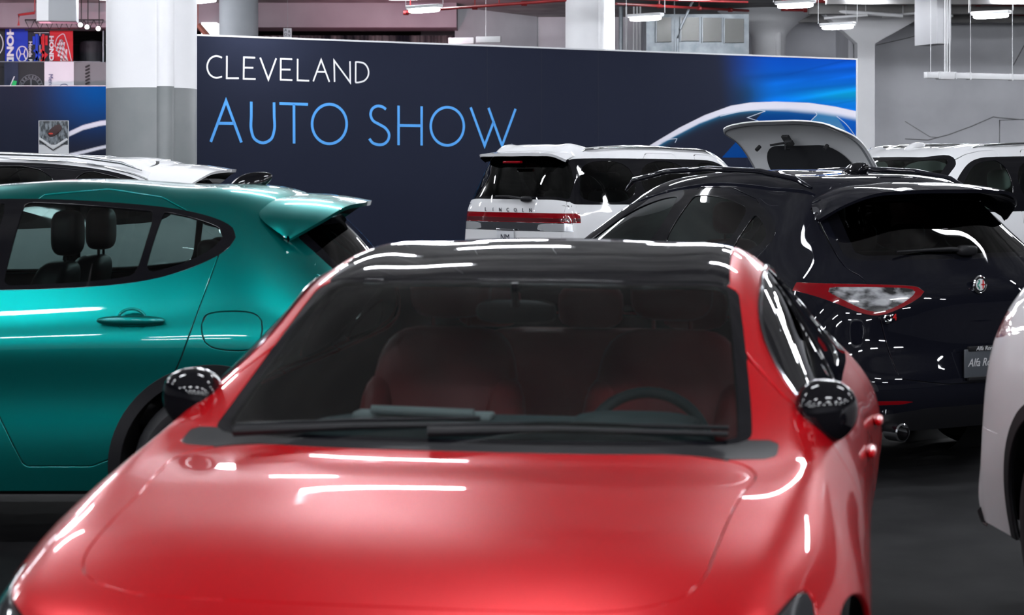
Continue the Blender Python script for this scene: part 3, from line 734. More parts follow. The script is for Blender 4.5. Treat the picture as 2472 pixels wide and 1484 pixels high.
def sed_cfg(**k):
    d = dict(len=4.64, cols=warp(SEDAN, 1, 1.10, 1), axles=(.80,3.62), wr=.335, ar=.372, dlo=sed_dlo, windows=sed_w, ws_mat=G_WS, rg_mat=G_SIDE, sg_mat=G_SIDE,
             uf=(5.03,6.96,1.77), ur=(10.1,11.9,1.80), frit=.028, wy=.79)
    d.update(k); return d
roofp = uv(6.90, 10.0, 1.69, r=.1)
hoodf = uv(2.75, 4.93, 1.93, r=.5)
cowl = uv(4.84, 5.1, 2.0, r=.08)
red = sed_cfg(x0=-.355, y0=3.80, phi=10.5, paint=P_RED, nu=280, nv=130, smooth=16, fr=.14,
    name='red_sedan', label='red sedan with a black roof and red seats, nearest the camera',
    panels=[dict(name='roof_panel', f=roofp, m=M_BLACK, gap=.002),
            dict(name='hood', f=hoodf, gap=.004),
            dict(name='cowl_panel', f=cowl, m=M_SATIN, gap=.002),
            dict(name='front_door', f=side([(1.62,.25),(1.60,.6),(1.62,.99),(1.9,1.2),(2.2,1.4),(2.68,1.4),(2.70,.9),(2.70,.25)], -1, 1)),
            dict(name='front_door', f=side([(1.62,.25),(1.60,.6),(1.62,.99),(1.9,1.2),(2.2,1.4),(2.68,1.4),(2.70,.9),(2.70,.25)], 1, 1)),
            dict(name='rear_door', f=side([(2.71,.25),(2.71,1.4),(3.3,1.4),(3.42,.95),(3.30,.72),(3.18,.5),(3.15,.25)], -1, 1)),
            dict(name='rear_door', f=side([(2.71,.25),(2.71,1.4),(3.3,1.4),(3.42,.95),(3.30,.72),(3.18,.5),(3.15,.25)], 1, 1)),
            dict(name='headlight', f=side([(.14,.58),(.20,.70),(.45,.75),(.66,.768),(.54,.70),(.36,.58)], -1, 2, .25), m=M_SMOKE), dict(name='headlight', f=side([(.14,.58),(.20,.70),(.45,.75),(.66,.768),(.54,.70),(.36,.58)], 1, 2, .25), m=M_SMOKE),
            ])
rr, RS = shell(red)
interior(rr, 1.69, .865, .60, [(2.35,-.37,.42),(2.35,.37,.42)], M_REDLEATHER, rearx=(3.1,.42), dash=mat('dash_grey', (.06,.085,.09), .7), wheel_m=mat('steering_grey', (.05,.07,.075), .6))
for sg in (-1, 1): mirror(rr, sg, 1.70, .875 if sg > 0 else .898, 1.01, r=(.07,.085,.088), e=(.85,.9))

MB().box((1.52,-.02,.985),(1.60,.36,1.005), .008).tube([(1.50,.02,1.01),(1.50,.30,1.015)], .012, 8).build('dash_reflection_strip', mat('painted_reflection_white', (.6,.64,.64), .6), rr)  # pale box standing in for a white strip reflection at the dash

for sg in (-1, 1):
    MB().tube([on_side(RS, a, b, sg, .003) for a, b in curve_pts([(1.66,.985),(1.85,1.12),(2.18,1.277),(2.56,1.34),(3.0,1.338),(3.3,1.295),(3.55,1.21),(3.78,1.09)])],   .006, 8).build('window_strip', M_DARKCHROME, rr)
for pts in ([(1.30,.10,.985),(1.36,-.20,.99),(1.40,-.66,.985)], [(1.30,.62,.975),(1.34,.30,.99),(1.36,-.02,1.0)]):
    MB().tube(pts, [.014,.010,.006], 8).tube([(q[0]+.03,q[1],q[2]+.012) for q in pts], .006, 6).build('windshield_wiper', M_SATIN, rr)
MB().blob((2.02,.0,1.245), (.02,.12,.035), (.6,.7), 20, 10).tube([(2.0,0,1.26),(1.99,0,1.33)], .012, 8).build('rear_view_mirror', M_SATIN, rr)
for sg in (-1, 1):
    for hx_ in (2.50, 3.28): p_ = on_side(RS, hx_, .80, sg, .012); MB().blob(p_, (.10,.018,.016), (.8,.9), 20, 10).build('door_handle', P_RED, rr, angle=R(60))
# ------------------------------------------------------------------ the green crossover, left
P_GREEN = paint('green_metallic_paint', (.0,.205,.19), .84, .34)
M_LIGHTIN = mat('grey_upholstery', (.10,.12,.12), .8)
gk = .963
def gp(px, py, P=548.0): return (3.57+(px-510)/P, 1.65-(py-416)/P)
g_dlo = [gp(-700,640),gp(-560,560),gp(-380,505),gp(-150,484),(gp(0,481)),gp(150,484),gp(340,498),gp(440,513),gp(520,536),gp(553,562),gp(547,590),gp(515,618),gp(440,652),gp(340,680),gp(200,694),gp(0,701),gp(-300,703),gp(-600,700)]
g_w = [[gp(20,488),gp(18,494),gp(-4,660),gp(-4,690),gp(40,690),gp(200,682),gp(310,668),gp(318,660),gp(345,525),gp(344,512),gp(330,509),gp(150,494)],
       [gp(364,514),gp(372,512),gp(440,526),gp(500,546),gp(520,560),gp(522,572),gp(500,602),gp(430,638),gp(345,662),gp(334,656)],
       [gp(-30,490),gp(-22,495),gp(-55,688),gp(-70,692),gp(-300,694),gp(-560,690),gp(-500,600),gp(-350,520),gp(-150,492)]]
def gwarp(x, y, z):
    if z > 1.2: z = z-.02*(z-1.2)/.35
    if .6 < z < .76 and y > .85 and x > .8: y -= .032
    if .86 < z < 1.05 and y > .86: z -= .045*(z-.3)/.65; y += .012
    return x, y, z
green = dict(len=4.52, cols=warp(SUV, gk, .975, .985, gwarp), axles=(.90,3.57), wr=.35, ar=.405, dlo=g_dlo, windows=g_w, ws_mat=G_WS, rg_mat=G_DARK, sg_mat=glass('green_car_glass', (.30,.38,.37)),
    clad=.05, x0=-4.88, y0=9.58, phi=90, paint=P_GREEN, nu=240, nv=110, smooth=8, ur=(10.45,11.97,1.98),
    name='green_crossover', label='metallic green crossover seen from its side, left of the red sedan',
    panels=[dict(name='pillar_trim', f=side([gp(694,574),gp(706,550),gp(745,528),gp(800,508),gp(900,480),gp(1000,560),gp(830,672),gp(800,655),gp(748,618)], -1, 1, .45), m=M_BLACK, gap=.001),
            dict(name='pillar_trim', f=side([gp(694,574),gp(706,550),gp(745,528),gp(800,508),gp(900,480),gp(1000,560),gp(830,672),gp(800,655),gp(748,618)], 1, 1, .45), m=M_BLACK, gap=.001),
            dict(name='tailgate', f=rear([(-.60,1.6),(.60,1.6),(.70,1.38),(.74,1.2),(.72,1.08),(.66,.95),(.62,.6),(-.62,.6),(-.66,.95),(-.72,1.08),(-.74,1.2),(-.70,1.38)], 4.0, 1), gap=.0045),
            dict(name='fuel_door', f=side([gp(484,790),gp(486,758),gp(520,749),gp(595,748),gp(628,762),gp(632,795),gp(622,832),gp(590,843),gp(525,840),gp(492,825)], -1, 2), gap=.0045),
            dict(name='rear_door', f=side([gp(-22,480),gp(300,450),gp(520,560),gp(515,612),gp(498,670),gp(480,730),gp(455,810),gp(428,885),gp(380,960),gp(300,1120),gp(-20,1120)], -1, 1), gap=.0045),
            dict(name='front_door', f=side([gp(-27,470),gp(-27,1120),gp(-560,1120),gp(-600,700),gp(-560,560),gp(-300,440)], -1, 1), gap=.0045),
            dict(name='tail_lamp', f=rear([(-.36,1.00),(-.45,1.02),(-.95,1.03),(-.95,.95),(-.66,.90)], 4.0), m=M_REDLENS),
            dict(name='tail_lamp', f=rear([(.36,1.00),(.45,1.02),(.95,1.03),(.95,.95),(.66,.90)], 4.0), m=M_REDLENS)])
gr_, GS = shell(green)
interior(gr_, 1.62, 1.02, .68, [(2.35,-.37,.52),(2.35,.37,.52)], M_SATIN, rearx=(3.05,.52))
mirror(gr_, -1, 1.75, .93, 1.09); mirror(gr_, 1, 1.75, .93, 1.09)
sp_l = [(3.98,0,1.597),(3.97,.3,1.587),(3.93,.50,1.555),(3.90,.60,1.50),(4.04,.71,1.385)]
sp_t = [(4.40,0,1.555),(4.38,.3,1.55),(4.31,.52,1.53),(4.22,.65,1.47),(4.08,.725,1.385)]
gw_ = lambda P, dx=0: [(x*gk+dx, y*.975, gwarp(x, y, z*.985)[2]) for x, y, z in P]
spoiler(gr_, gw_(sp_l, -.02), gw_(sp_t, -.04), P_GREEN)
fin(gr_, 3.62, 1.60, M_BLACK, .8)
hx, hz = gp(318,770)
h = MB(); h.blob((hx, -.915, hz), (.15,.022,.022), (.8,.9), 30, 14); h.build('door_handle', P_GREEN, gr_, angle=R(60))
cup = MB(); cup.tube([(hx-.0+.062*math.cos(a), -.895, hz+.05*math.sin(a)) for a in [2*PI*k/24 for k in range(24)]], .006, 8, closed=True)
cup.build('handle_recess', P_GREEN, gr_, angle=R(60))
fx, fz = gp(-330,770)
MB().blob((fx, -.915, fz), (.15,.022,.022), (.8,.9), 30, 14).build('door_handle', P_GREEN, gr_, angle=R(60))
# ------------------------------------------------------------------ the black SUV, right
P_BLACK = paint('black_paint', (.0065,.007,.0115), 0, .25)
b_dlo = [(1.62,1.095),(1.80,1.22),(2.05,1.40),(2.35,1.505),(2.75,1.55),(3.15,1.535),(3.45,1.485),(3.70,1.38),(3.80,1.29),(3.76,1.22),(3.55,1.155),(2.6,1.11)]
b_w = [[(1.74,1.13),(1.92,1.26),(2.15,1.40),(2.40,1.475),(2.60,1.505),(2.66,1.49),(2.56,1.135)],
       [(2.68,1.14),(2.78,1.49),(2.84,1.515),(3.10,1.505),(3.36,1.455),(3.42,1.43),(3.36,1.17)],
       [(3.42,1.18),(3.48,1.40),(3.52,1.405),(3.66,1.335),(3.72,1.285),(3.69,1.235),(3.56,1.19)]]
lamp_o = [(.36,1.005),(.42,1.035),(.70,1.045),(.97,1.05),(.97,1.02),(.86,.945),(.74,.885),(.64,.875),(.52,.92),(.42,.965)]
lamp_i = [(.40,1.012),(.52,1.026),(.70,1.030),(.90,1.030),(.80,.945),(.71,.90),(.63,.897),(.52,.938)]
tg = [(-.58,1.62),(.58,1.62),(.68,1.36),(.735,1.2),(.735,1.12),(.68,1.085),(.665,.93),(.62,.66),(.58,.50),(-.58,.50),(-.62,.66),(-.665,.93),(-.68,1.085),(-.735,1.12),(-.735,1.2),(-.68,1.36)]
black = dict(len=4.69, cols=warp(SUV, 1, 1.03, 1), axles=(.85,3.67), wr=.36, ar=.40, dlo=b_dlo, windows=b_w, ws_mat=G_WS, rg_mat=G_DARK, sg_mat=glass('black_car_glass', (.58,.74,.70)),
    clad=.0, x0=.255, y0=14.95, phi=149.5, paint=P_BLACK, nu=240, nv=116, smooth=10, ur=(10.25,11.97,2.0),
    name='black_suv', label='black SUV with roof rails seen from behind, right of the red sedan',
    panels=[dict(name='tail_lamp_lens', f=rear(lamp_i, 4.0), m=M_CLEARLENS, gap=.0005), dict(name='tail_lamp_lens', f=rear(mir(lamp_i), 4.0), m=M_CLEARLENS, gap=.0005),
            dict(name='tail_lamp', f=rear(lamp_o, 4.12), m=M_REDLENS, gap=.001), dict(name='tail_lamp', f=rear(mir(lamp_o), 4.12), m=M_REDLENS, gap=.001),
            dict(name='tailgate', f=rear(tg, 3.92, 1), gap=.004),
            dict(name='reflector', f=rear([(.50,.395),(.50,.42),(.80,.425),(.80,.40)], 4.3, 1), m=M_REDLENS, gap=.001), dict(name='reflector', f=rear([(-.80,.40),(-.80,.425),(-.50,.42),(-.50,.395)], 4.3, 1), m=M_REDLENS, gap=.001),
            dict(name='rear_diffuser', f=rear([(-.80,.20),(-.80,.375),(.80,.375),(.80,.20)], 4.3, 1), m=M_SATIN, gap=.001),
            dict(name='rear_door', f=side([(2.64,.28),(2.64,1.56),(3.3,1.56),(3.8,1.3),(3.75,1.2),(3.62,1.05),(3.40,.80),(3.22,.55),(3.18,.28)], -1, 1)),
            dict(name='front_door', f=side([(1.55,.28),(1.55,1.1),(2.0,1.45),(2.63,1.56),(2.63,.28)], -1, 1)),
            dict(name='hood', f=uv(2.5, 4.95, 1.93, r=.5))])
bk, BS = shell(black)
interior(bk, 1.62, 1.02, .68, [(2.35,-.37,.52),(2.35,.37,.52)], mat('maroon_leather', (.06,.012,.014), .6), rearx=(3.15,.52))
mirror(bk, -1, 1.75, .95, 1.12); mirror(bk, 1, 1.75, .95, 1.12)
spoiler(bk, sp_l, sp_t, P_BLACK)
fin(bk, 3.53, 1.645, M_BLACK, 1.0)
rail_pts = [(1.98,.60,1.535),(2.10,.62,1.60),(2.45,.615,1.655),(2.9,.605,1.672),(3.4,.60,1.655),(3.72,.595,1.61),(3.86,.59,1.56)]
rails(bk, rail_pts, P_BLACK, .018)
# rear wiper lying on the glass
w_ = MB(); w_.tube([(4.475,.02,1.215),(4.46,-.10,1.225),(4.43,-.46,1.215)], [.016,.012,.006], 8); w_.blob((4.47,.02,1.215), (.03,.07,.03), (.6,.7), 16, 10)
w_.build('rear_wiper', M_SATIN, bk, angle=R(60))
def emblem(root, x, y, z, r=.04, ny=0):
    e = MB(); e.lathe([(0,.0),(r,.0),(r*1.02,.006),(r*.9,.011),(r*.84,.008),(0,.008)], (0,0,0), 'x', 32)
    o = e.xf(Matrix.Translation((x,y,z))).build('badge', M_CHROME, root)
    MB().lathe([(0,.010),(r*.66,.010),(r*.66,.004)], (x,y,z), 'x', 24).build('badge_field', mat('badge_white', (.75,.76,.78), .3), o)
    c = MB(); c.box((x+.010, y+r*.1, z-r*.07), (x+.0125, y+r*.58, z+r*.09)); c.box((x+.010, y+r*.28, z-r*.45), (x+.0125, y+r*.42, z+r*.5))
    c.build('red_cross', mat('badge_red', (.6,.02,.02), .3), o, smooth=False)
    c = MB(); c.tube([(x+.0115, y-r*.33+r*.14*math.sin(k*1.1), z+r*.5-r*k*.125) for k in range(9)], r*.09, 6)
    c.build('green_serpent', mat('badge_green', (.02,.28,.20), .3), o)
emblem(bk, 4.59, 0, 1.03, .05)
def on_rear(x, y, z, tilt=0):       # text on a rear face: local x of the text runs to the car's right... seen from behind
    return Matrix.Translation((x, y, z)) @ Matrix.Rotation(tilt, 4, 'Y') @ Matrix(((0,0,1,0),(1,0,0,0),(0,1,0,0),(0,0,0,1)))
q = MB(); a_ = [2*PI*k/16 for k in range(16)]
q.tube([(4.552, -.63+.026*math.cos(a), .862+.017*math.sin(a)) for a in a_], .005, 8, closed=True); q.box((4.545,-.64,.835),(4.555,-.62,.85))
qo = q.build('trim_badge', M_CHROME, bk)
text_mesh('badge_numeral', '4', .05, mat('badge_red', (.6,.02,.02), .3), qo, on_rear(4.565, -.59, .868), .003)
plt = MB().box((4.667,-.19,.53),(4.677,.12,.685), .004).build('license_plate', mat('plate_grey', (.10,.11,.125), .35, .3), bk)
fr = MB()
for a, b in (((4.665,-.165,.675),(4.685,.165,.70)), ((4.665,-.165,.515),(4.685,.165,.535))): fr.box(a, b, .003)
fr.build('plate_frame', M_SATIN, plt)
M_PLTXT = mat('plate_lettering', (.62,.63,.65), .3)
text_mesh('plate_lettering', 'Alfa Romeo', .062, M_PLTXT, plt, on_rear(4.679, -.035, .61), .001, shear=.35, sx=.9)
text_mesh('plate_lettering', 'Alfa Romeo', .034, M_PLTXT, plt, on_rear(4.687, -.035, .688), .001, shear=.35)
for sg in (-1, 1):
    MB().lathe([(.05,0),(.05,.10),(.042,.105),(.042,.0)], (4.56, sg*.62, .26), 'x', 28).build('exhaust_tip', M_CHROME, bk)
# ------------------------------------------------------------------ the two large white SUVs
P_WHITE = paint('white_paint', (.74,.74,.755), 0, .35)
M_CREAM = mat('cream_leather', (.30,.34,.32), .7)
G_NAV = glass('large_suv_glass', (.07,.085,.085))
n_dlo = [(1.86,1.245),(2.06,1.50),(2.28,1.70),(2.45,1.785),(2.7,1.815),(4.85,1.825),(5.01,1.79),(5.09,1.5),(5.16,1.28),(4.9,1.262),(3.,1.255)]
n_w = [[(1.98,1.27),(2.16,1.50),(2.36,1.69),(2.52,1.765),(2.90,1.78),(2.90,1.285)],
       [(3.0,1.285),(3.0,1.785),(3.88,1.79),(3.88,1.285)],
       [(3.98,1.285),(3.98,1.79),(4.80,1.79),(4.92,1.5),(4.95,1.29)]]
sill_b, sill_g = .30, .30
def nav_cfg(**k):
    d = dict(len=5.34, cols=BIG, axles=(1.0,4.1), wr=.41, ar=.46, dlo=n_dlo, windows=n_w, ws_mat=G_WS, rg_mat=G_NAV, sg_mat=G_NAV, uf=(5.04,6.97,1.9), ur=(10.14,11.95,2.7),
        paint=P_WHITE, nu=170, nv=84, wy=.87, smooth=2,
        panels=[dict(name='tail_lamp_lens', f=rear([(-1.1,1.055),(-1.1,1.105),(1.1,1.105),(1.1,1.055)], 5.0, 0), m=mat('deep_red_lens', (.07,.0,.003), .2, 0, 1), gap=.001),
                dict(name='tail_lamp', f=rear([(-1.1,1.05),(-1.1,1.165),(1.1,1.165),(1.1,1.05)], 5.0, 0), m=M_REDLENS, gap=.001),
                dict(name='backup_lamp', f=rear([(.50,.95),(.50,1.04),(1.1,1.04),(1.1,.95)], 5.12, 1), m=M_BACKUP, gap=.001),
                dict(name='backup_lamp', f=rear([(-1.1,.95),(-1.1,1.04),(-.50,1.04),(-.50,.95)], 5.12, 1), m=M_BACKUP, gap=.001),
                dict(name='lamp_garnish', f=rear([(-1.1,.945),(-1.1,1.048),(1.1,1.048),(1.1,.945)], 5.12, 0), m=M_DARKCHROME, gap=.001),
                dict(name='chrome_strip', f=rear([(-1.1,1.238),(-1.1,1.258),(1.1,1.258),(1.1,1.238)], 5.02, 0), m=M_CHROME, gap=.001),
                dict(name='tailgate', f=rear([(-.80,1.88),(.80,1.88),(.90,1.25),(.88,.66),(-.88,.66),(-.90,1.25)], 4.98, 0), gap=.004),
                dict(name='sunroof', f=uv(7.3, 8.85, 1.62, r=.25), m=M_BLACK, gap=.002),
                dict(name='front_door', f=side([(1.66,.32),(1.66,1.22),(1.80,1.40),(2.14,1.74),(2.45,1.865),(2.94,1.885),(2.94,.32)], -1, 1), gap=.005),
                dict(name='front_door', f=side([(1.66,.32),(1.66,1.22),(1.80,1.40),(2.14,1.74),(2.45,1.865),(2.94,1.885),(2.94,.32)], 1, 1), gap=.005),
                dict(name='rear_door', f=side([(2.95,.32),(2.95,1.885),(3.92,1.89),(3.92,1.0),(3.72,.8),(3.6,.55),(3.55,.32)], -1, 1), gap=.005),
                dict(name='rear_door', f=side([(2.95,.32),(2.95,1.885),(3.92,1.89),(3.92,1.0),(3.72,.8),(3.6,.55),(3.55,.32)], 1, 1), gap=.005),
                dict(name='hood', f=uv(2.30, 4.93, 2.35, r=.35), gap=.005, store='hood')])
    d.update(k); return d
nsp_l = [(4.72,0,1.925),(4.72,.4,1.918),(4.75,.64,1.895),(4.82,.725,1.85)]
nsp_t = [(5.24,0,1.885),(5.23,.4,1.88),(5.17,.70,1.86),(5.04,.775,1.80)]
nrail = [(2.45,.69,1.87),(2.62,.70,1.925),(3.4,.70,1.955),(4.3,.70,1.955),(4.66,.70,1.925),(4.78,.69,1.885)]
def chrome_rails(root):
    rails(root, nrail, M_CHROME, .014)
nav1 = nav_cfg(cols=warp(BIG, fn=lambda x, y, z: (x, y, z+max(0, z-1.75)*.15)), x0=3.98, y0=27.6, phi=-130.5, name='white_suv', label='white full-size SUV seen from behind, in front of the blue-lettered dark wall')
n1, NS = shell(nav1)
spoiler(n1, nsp_l, nsp_t, P_WHITE, th=.04); chrome_rails(n1)
for (x, y, z) in ((2.7,-.42,.7),(2.7,.42,.7),(3.7,-.42,.7),(3.7,.42,.7)): seat(n1, x, y, z, M_CREAM)
MB().box((5.20,-.16,1.76),(5.25,.16,1.79), .008).build('brake_lamp', M_REDLENS, n1)
w_ = MB(); w_.tube([(5.285,.30,1.33),(5.285,.0,1.36),(5.285,-.25,1.36)], [.02,.014,.008], 8); w_.blob((5.29,.33,1.33), (.03,.10,.035), (.6,.7), 16, 10); w_.build('rear_wiper', M_SATIN, n1)
bl = None
for i, ch in enumerate('LINCOLN'):
    t = text_mesh('badge_letter', ch, .065, M_DARKCHROME, n1, on_rear(5.302, -.42+i*.14, 1.195), .004)
plt = MB().box((5.335,-.155,.80),(5.345,.155,.955), .004).build('license_plate', mat('plate_white', (.68,.69,.72), .4), n1)
text_mesh('plate_lettering', 'NM', .11, M_NAVY, plt, on_rear(5.347, 0, .86), .001)
MB().box((5.33,-.165,.945),(5.35,.165,.965), .003).build('plate_frame', M_CHROME, plt)
mirror(n1, 1, 1.95, 1.10, 1.27, M_BLACK, (.09,.15,.11)); mirror(n1, -1, 1.95, 1.10, 1.27, M_BLACK, (.09,.15,.11))
interior(n1, 1.85, 1.15, .75, [], M_CREAM)

nav2 = nav_cfg(cols=warp(BIG, 1, 1.05, 1), x0=2.22, y0=19.49, phi=56, name='white_suv', label='white full-size SUV with its hood raised, far right', ws_mat=glass('clear_windshield', (.68,.76,.73)), uf=(5.04,6.97,2.0), sg_mat=glass('clear_side_glass', (.64,.76,.72)), frit=.06)
n2, NS2 = shell(nav2)
spoiler(n2, nsp_l, nsp_t, P_WHITE, th=.04); chrome_rails(n2); fin(n2, 2.40, 1.885, P_WHITE, 1.25)
interior(n2, 1.85, 1.15, .75, [(2.75,-.42,.72),(2.75,.42,.72),(3.7,-.42,.72),(3.7,.42,.72)], M_CREAM, light=M_CREAM, hw=.42)
mirror(n2, 1, 1.93, 1.10, 1.27, M_DARKCHROME, (.09,.15,.11)); mirror(n2, -1, 1.93, 1.10, 1.27, M_DARKCHROME, (.09,.15,.11))
MB().blob((2.12,0,1.66), (.03,.14,.045), (.6,.7)).build('rear_view_mirror', M_SATIN, n2)
# raised hood: outer skin, pressed inner panel, black insulation pad, latch
hood, hf = nav2['hood']
inn_f = hf
o_in = NS2.obj('hood_inner_panel', inn_f, mat('hood_underside_white', (.80,.81,.83), .45, 0, .3), hood, off=-.035, flange=False)
hu = uv(3.35, 4.75, 1.45, r=.5)
pad_f, _ = NS2.split(hf, hu)
pad = NS2.obj('insulation_pad', pad_f, M_CLOTHBLACK, hood, off=-.05, flange=False)
rim_f, _ = NS2.split(hf, grow(uv(2.30,4.93,2.35,r=.35), -.02)); _, rim_f = NS2.split(rim_f, grow(uv(2.30,4.93,2.35,r=.35), -.06))
NS2.obj('hood_seal', rim_f, mat('hood_underside_grey', (.22,.23,.25), .5), hood, off=-.043, flange=False)
lt = MB(); lt.box((.30,-.05,1.075),(.42,.05,1.11), .01); lt.box((.34,-.10,1.04),(.40,.0,1.08), .01)
lt.tube([(.36,-.08,1.07),(.32,-.09,.98),(.36,-.09,.95),(.40,-.08,1.0)], .008, 8); lt.tube([(.38,.03,1.08),(.33,.06,.99),(.30,.08,.94)], .012, 8)
lt.build('hood_latch', M_INNER, hood)
for y in (-.5, .5): MB().lathe([(0,-.03),(.02,-.03),(.02,.03),(0,.03)], (.45,y,1.085), 'z', 12).build('rubber_stop', M_RUBBER, hood)
hg = Matrix.Translation((1.42,0,1.24)); hood.matrix_local = hg @ Matrix.Rotation(R(51), 4, 'Y') @ hg.inverted()

# white crossover behind the green car, and the dark SUV beyond it
M_SILVER = mat('silver_trim', (.62,.63,.65), .25, .8)
c_dlo = [(1.72,1.13),(1.95,1.36),(2.25,1.545),(2.6,1.60),(3.2,1.605),(3.7,1.56),(4.0,1.48),(4.25,1.35),(4.2,1.22),(3.9,1.19),(2.6,1.14)]
def sx_(P, k, kz): return [(a*k, b*kz) for a, b in P]
cw = [[(1.86,1.17),(2.05,1.38),(2.3,1.52),(2.62,1.575),(2.62,1.18)],[(2.70,1.18),(2.70,1.58),(3.40,1.58),(3.40,1.19)],[(3.50,1.2),(3.50,1.57),(3.85,1.50),(4.08,1.41),(4.08,1.24)]]
k1, kz1 = 1.06, 1.075
cross = dict(len=4.97, cols=warp(SUV, k1, 1.03, kz1), axles=(.9,3.85), wr=.37, ar=.42, dlo=sx_(c_dlo, k1*.97, kz1), windows=[sx_(w, k1*.97, kz1) for w in cw], ws_mat=G_WS, rg_mat=G_DARK, sg_mat=G_DARK, 
    x0=-6.75, y0=14.9, phi=90, paint=P_WHITE, nu=170, nv=84, ur=(10.45,11.97,1.98),
    name='white_crossover', label='white crossover with silver roof rails, behind the green crossover',
    panels=[dict(name='tailgate', f=rear([(a, b*kz1) for a, b in tg], 4.1, 1), gap=.004),
            dict(name='rear_door', f=side([(2.80,.3),(2.80,1.72),(3.75,1.70),(3.72,1.0),(3.5,.75),(3.4,.3)], -1, 1)),
            dict(name='front_door', f=side([(1.7,.3),(1.7,1.15),(2.0,1.5),(2.79,1.72),(2.79,.3)], -1, 1))])
cr_, CS = shell(cross)
spoiler(cr_, [(x*k1, y*1.03, z*kz1) for x, y, z in sp_l], [(x*k1, y*1.03, z*kz1) for x, y, z in sp_t], P_WHITE)
rails(cr_, [(x*k1+.0, y*1.03, z*kz1-.012) for x, y, z in rail_pts], M_SILVER, .013)
fin(cr_, 4.05, 1.70, P_WHITE, .45)
tr_pts = [(1.9,1.30),(2.05,1.40),(2.3,1.55),(2.6,1.615),(3.2,1.62),(3.7,1.575),(4.0,1.495),(4.22,1.38)]
MB().tube([on_side(CS, a*k1*.97, b*kz1, -1, .004) for a, b in curve_pts(tr_pts)], .008, 8).build('window_strip', M_SILVER, cr_)
interior(cr_, 1.75, 1.1, .7, [(2.5,-.4,.6),(2.5,.4,.6)], M_SATIN)
k2, kz2 = 1.07, 1.17
dark = dict(len=5.0, cols=warp(SUV, k2, 1.05, kz2), axles=(.9,3.9), wr=.39, ar=.43, dlo=sx_(c_dlo, k2*.97, kz2), windows=[sx_(w, k2*.97, kz2) for w in cw], ws_mat=G_WS, rg_mat=G_DARK, sg_mat=G_DARK,
    x0=-9.5, y0=19.0, phi=88, paint=P_BLACK, nu=120, nv=60, ur=(10.45,11.97,1.98),
    name='dark_suv', label='tall dark SUV whose roof shows beyond the white crossover', panels=[])
dk_, DS = shell(dark)
spoiler(dk_, [(x*k2, y*1.05, z*kz2) for x, y, z in sp_l], [(x*k2, y*1.05, z*kz2) for x, y, z in sp_t], P_BLACK)

# white SUV cut by the right edge of the view
r_lo = [(.45,1.05),(.55,1.10),(.97,1.13),(.97,1.07),(.80,1.01),(.55,1.01)]
edge = dict(len=4.69, cols=warp(SUV, 1, 1, 1.06), axles=(.85,3.62), wr=.37, ar=.41, dlo=sx_(b_dlo, 1, 1.06), windows=[sx_(w, 1, 1.06) for w in b_w], ws_mat=G_WS, rg_mat=G_DARK, sg_mat=G_DARK, clad=.05,
    x0=3.07, y0=3.5, phi=-4, paint=P_WHITE, nu=200, nv=96, ur=(10.45,11.97,1.98),
    name='white_suv', label='white SUV cut off by the right edge, only its rear corner showing',
    panels=[dict(name='tail_lamp', f=side([(3.95,1.07),(4.3,1.115),(4.62,1.125),(4.66,1.04),(4.35,1.015),(4.1,1.02)], 1, 1), m=M_REDLENS, gap=.001),
            dict(name='tail_lamp', f=rear(mir(r_lo), 4.05), m=M_REDLENS, gap=.001), dict(name='tail_lamp', f=rear(r_lo, 4.05), m=M_REDLENS, gap=.001),
            dict(name='tailgate', f=rear([(a, b*1.06) for a, b in tg], 3.92, 1), gap=.004),
            dict(name='rear_bumper', f=rear([(-1,.2),(-1,.66),(1,.66),(1,.2)], 4.1, 0), gap=.003)])
ed_, ES = shell(edge)
# ------------------------------------------------------------------ strip lamps
def lamp(x, y, z=4.3, rz=0, label='', L=1.2, group='ceiling strip lamps'):
    o = empty('strip_lamp', (x, y, z), rz, label=label, cat='lamp', group=group)
    MB().box((-L/2-.04,-.07,.03), (L/2+.04,.07,.09), .02).build('housing', M_LAMPBODY, o)
    MB().blob((0,0,0), (L/2,.055,.036), (.5,.35), 20, 8).build('lamp_tube', M_LAMP, o)
    for s in (-.4, .4):
        MB().tube([(s,0,.08),(s,0,CEIL-z)], .006, 6).build('hanger', M_LAMPBODY, o)
    return o
for iy, y in enumerate((-8,-3.5,.5,6,12,18,23.5,28.5)):
    for ix in range(-3, 5):
        lamp(ix*3.3+(iy%2)*.9-1, y, 4.3, R(3), 'white strip lamp hung overhead, mirrored in the car roofs')
lamp(-1.6, 15.2, 4.3, R(3), 'white strip lamp hung overhead, mirrored in the car roofs'); lamp(-5.2, 15.2, 4.3, R(3), 'white strip lamp hung overhead, mirrored in the car roofs')  # two extra lamps added to brighten the thick column
for y in (33.5,37.3,41):  # lamp rows added above the view to brighten the rear hall
    for x in range(-14, 22, 3):
        if abs(x-1.4) > 2.2 and abs(x+5.8) > 2: lamp(x, y, 5.25, R(-20), 'white strip lamp fixed to the ceiling behind the lettered wall', group='rear ceiling lamps')
for px, py, t in ((485,2,'at the top edge, left of the lettered wall'),(1024,25,'on the red pipe above the lettered wall'),(1558,45,'before the ventilation unit'),
                  (1920,14,'at the top, beside the right white column'),(2022,66,'over the right end of the lettered wall'),(2392,39,'at the upper right corner')):
        Y = (4.3-CAMH)*FPX/(HOR-py); q = px2(px, py, Y); lamp(q.x, Y, 4.3, R(-38), 'glowing white strip lamp '+t, L=.62, group='visible strip lamps')
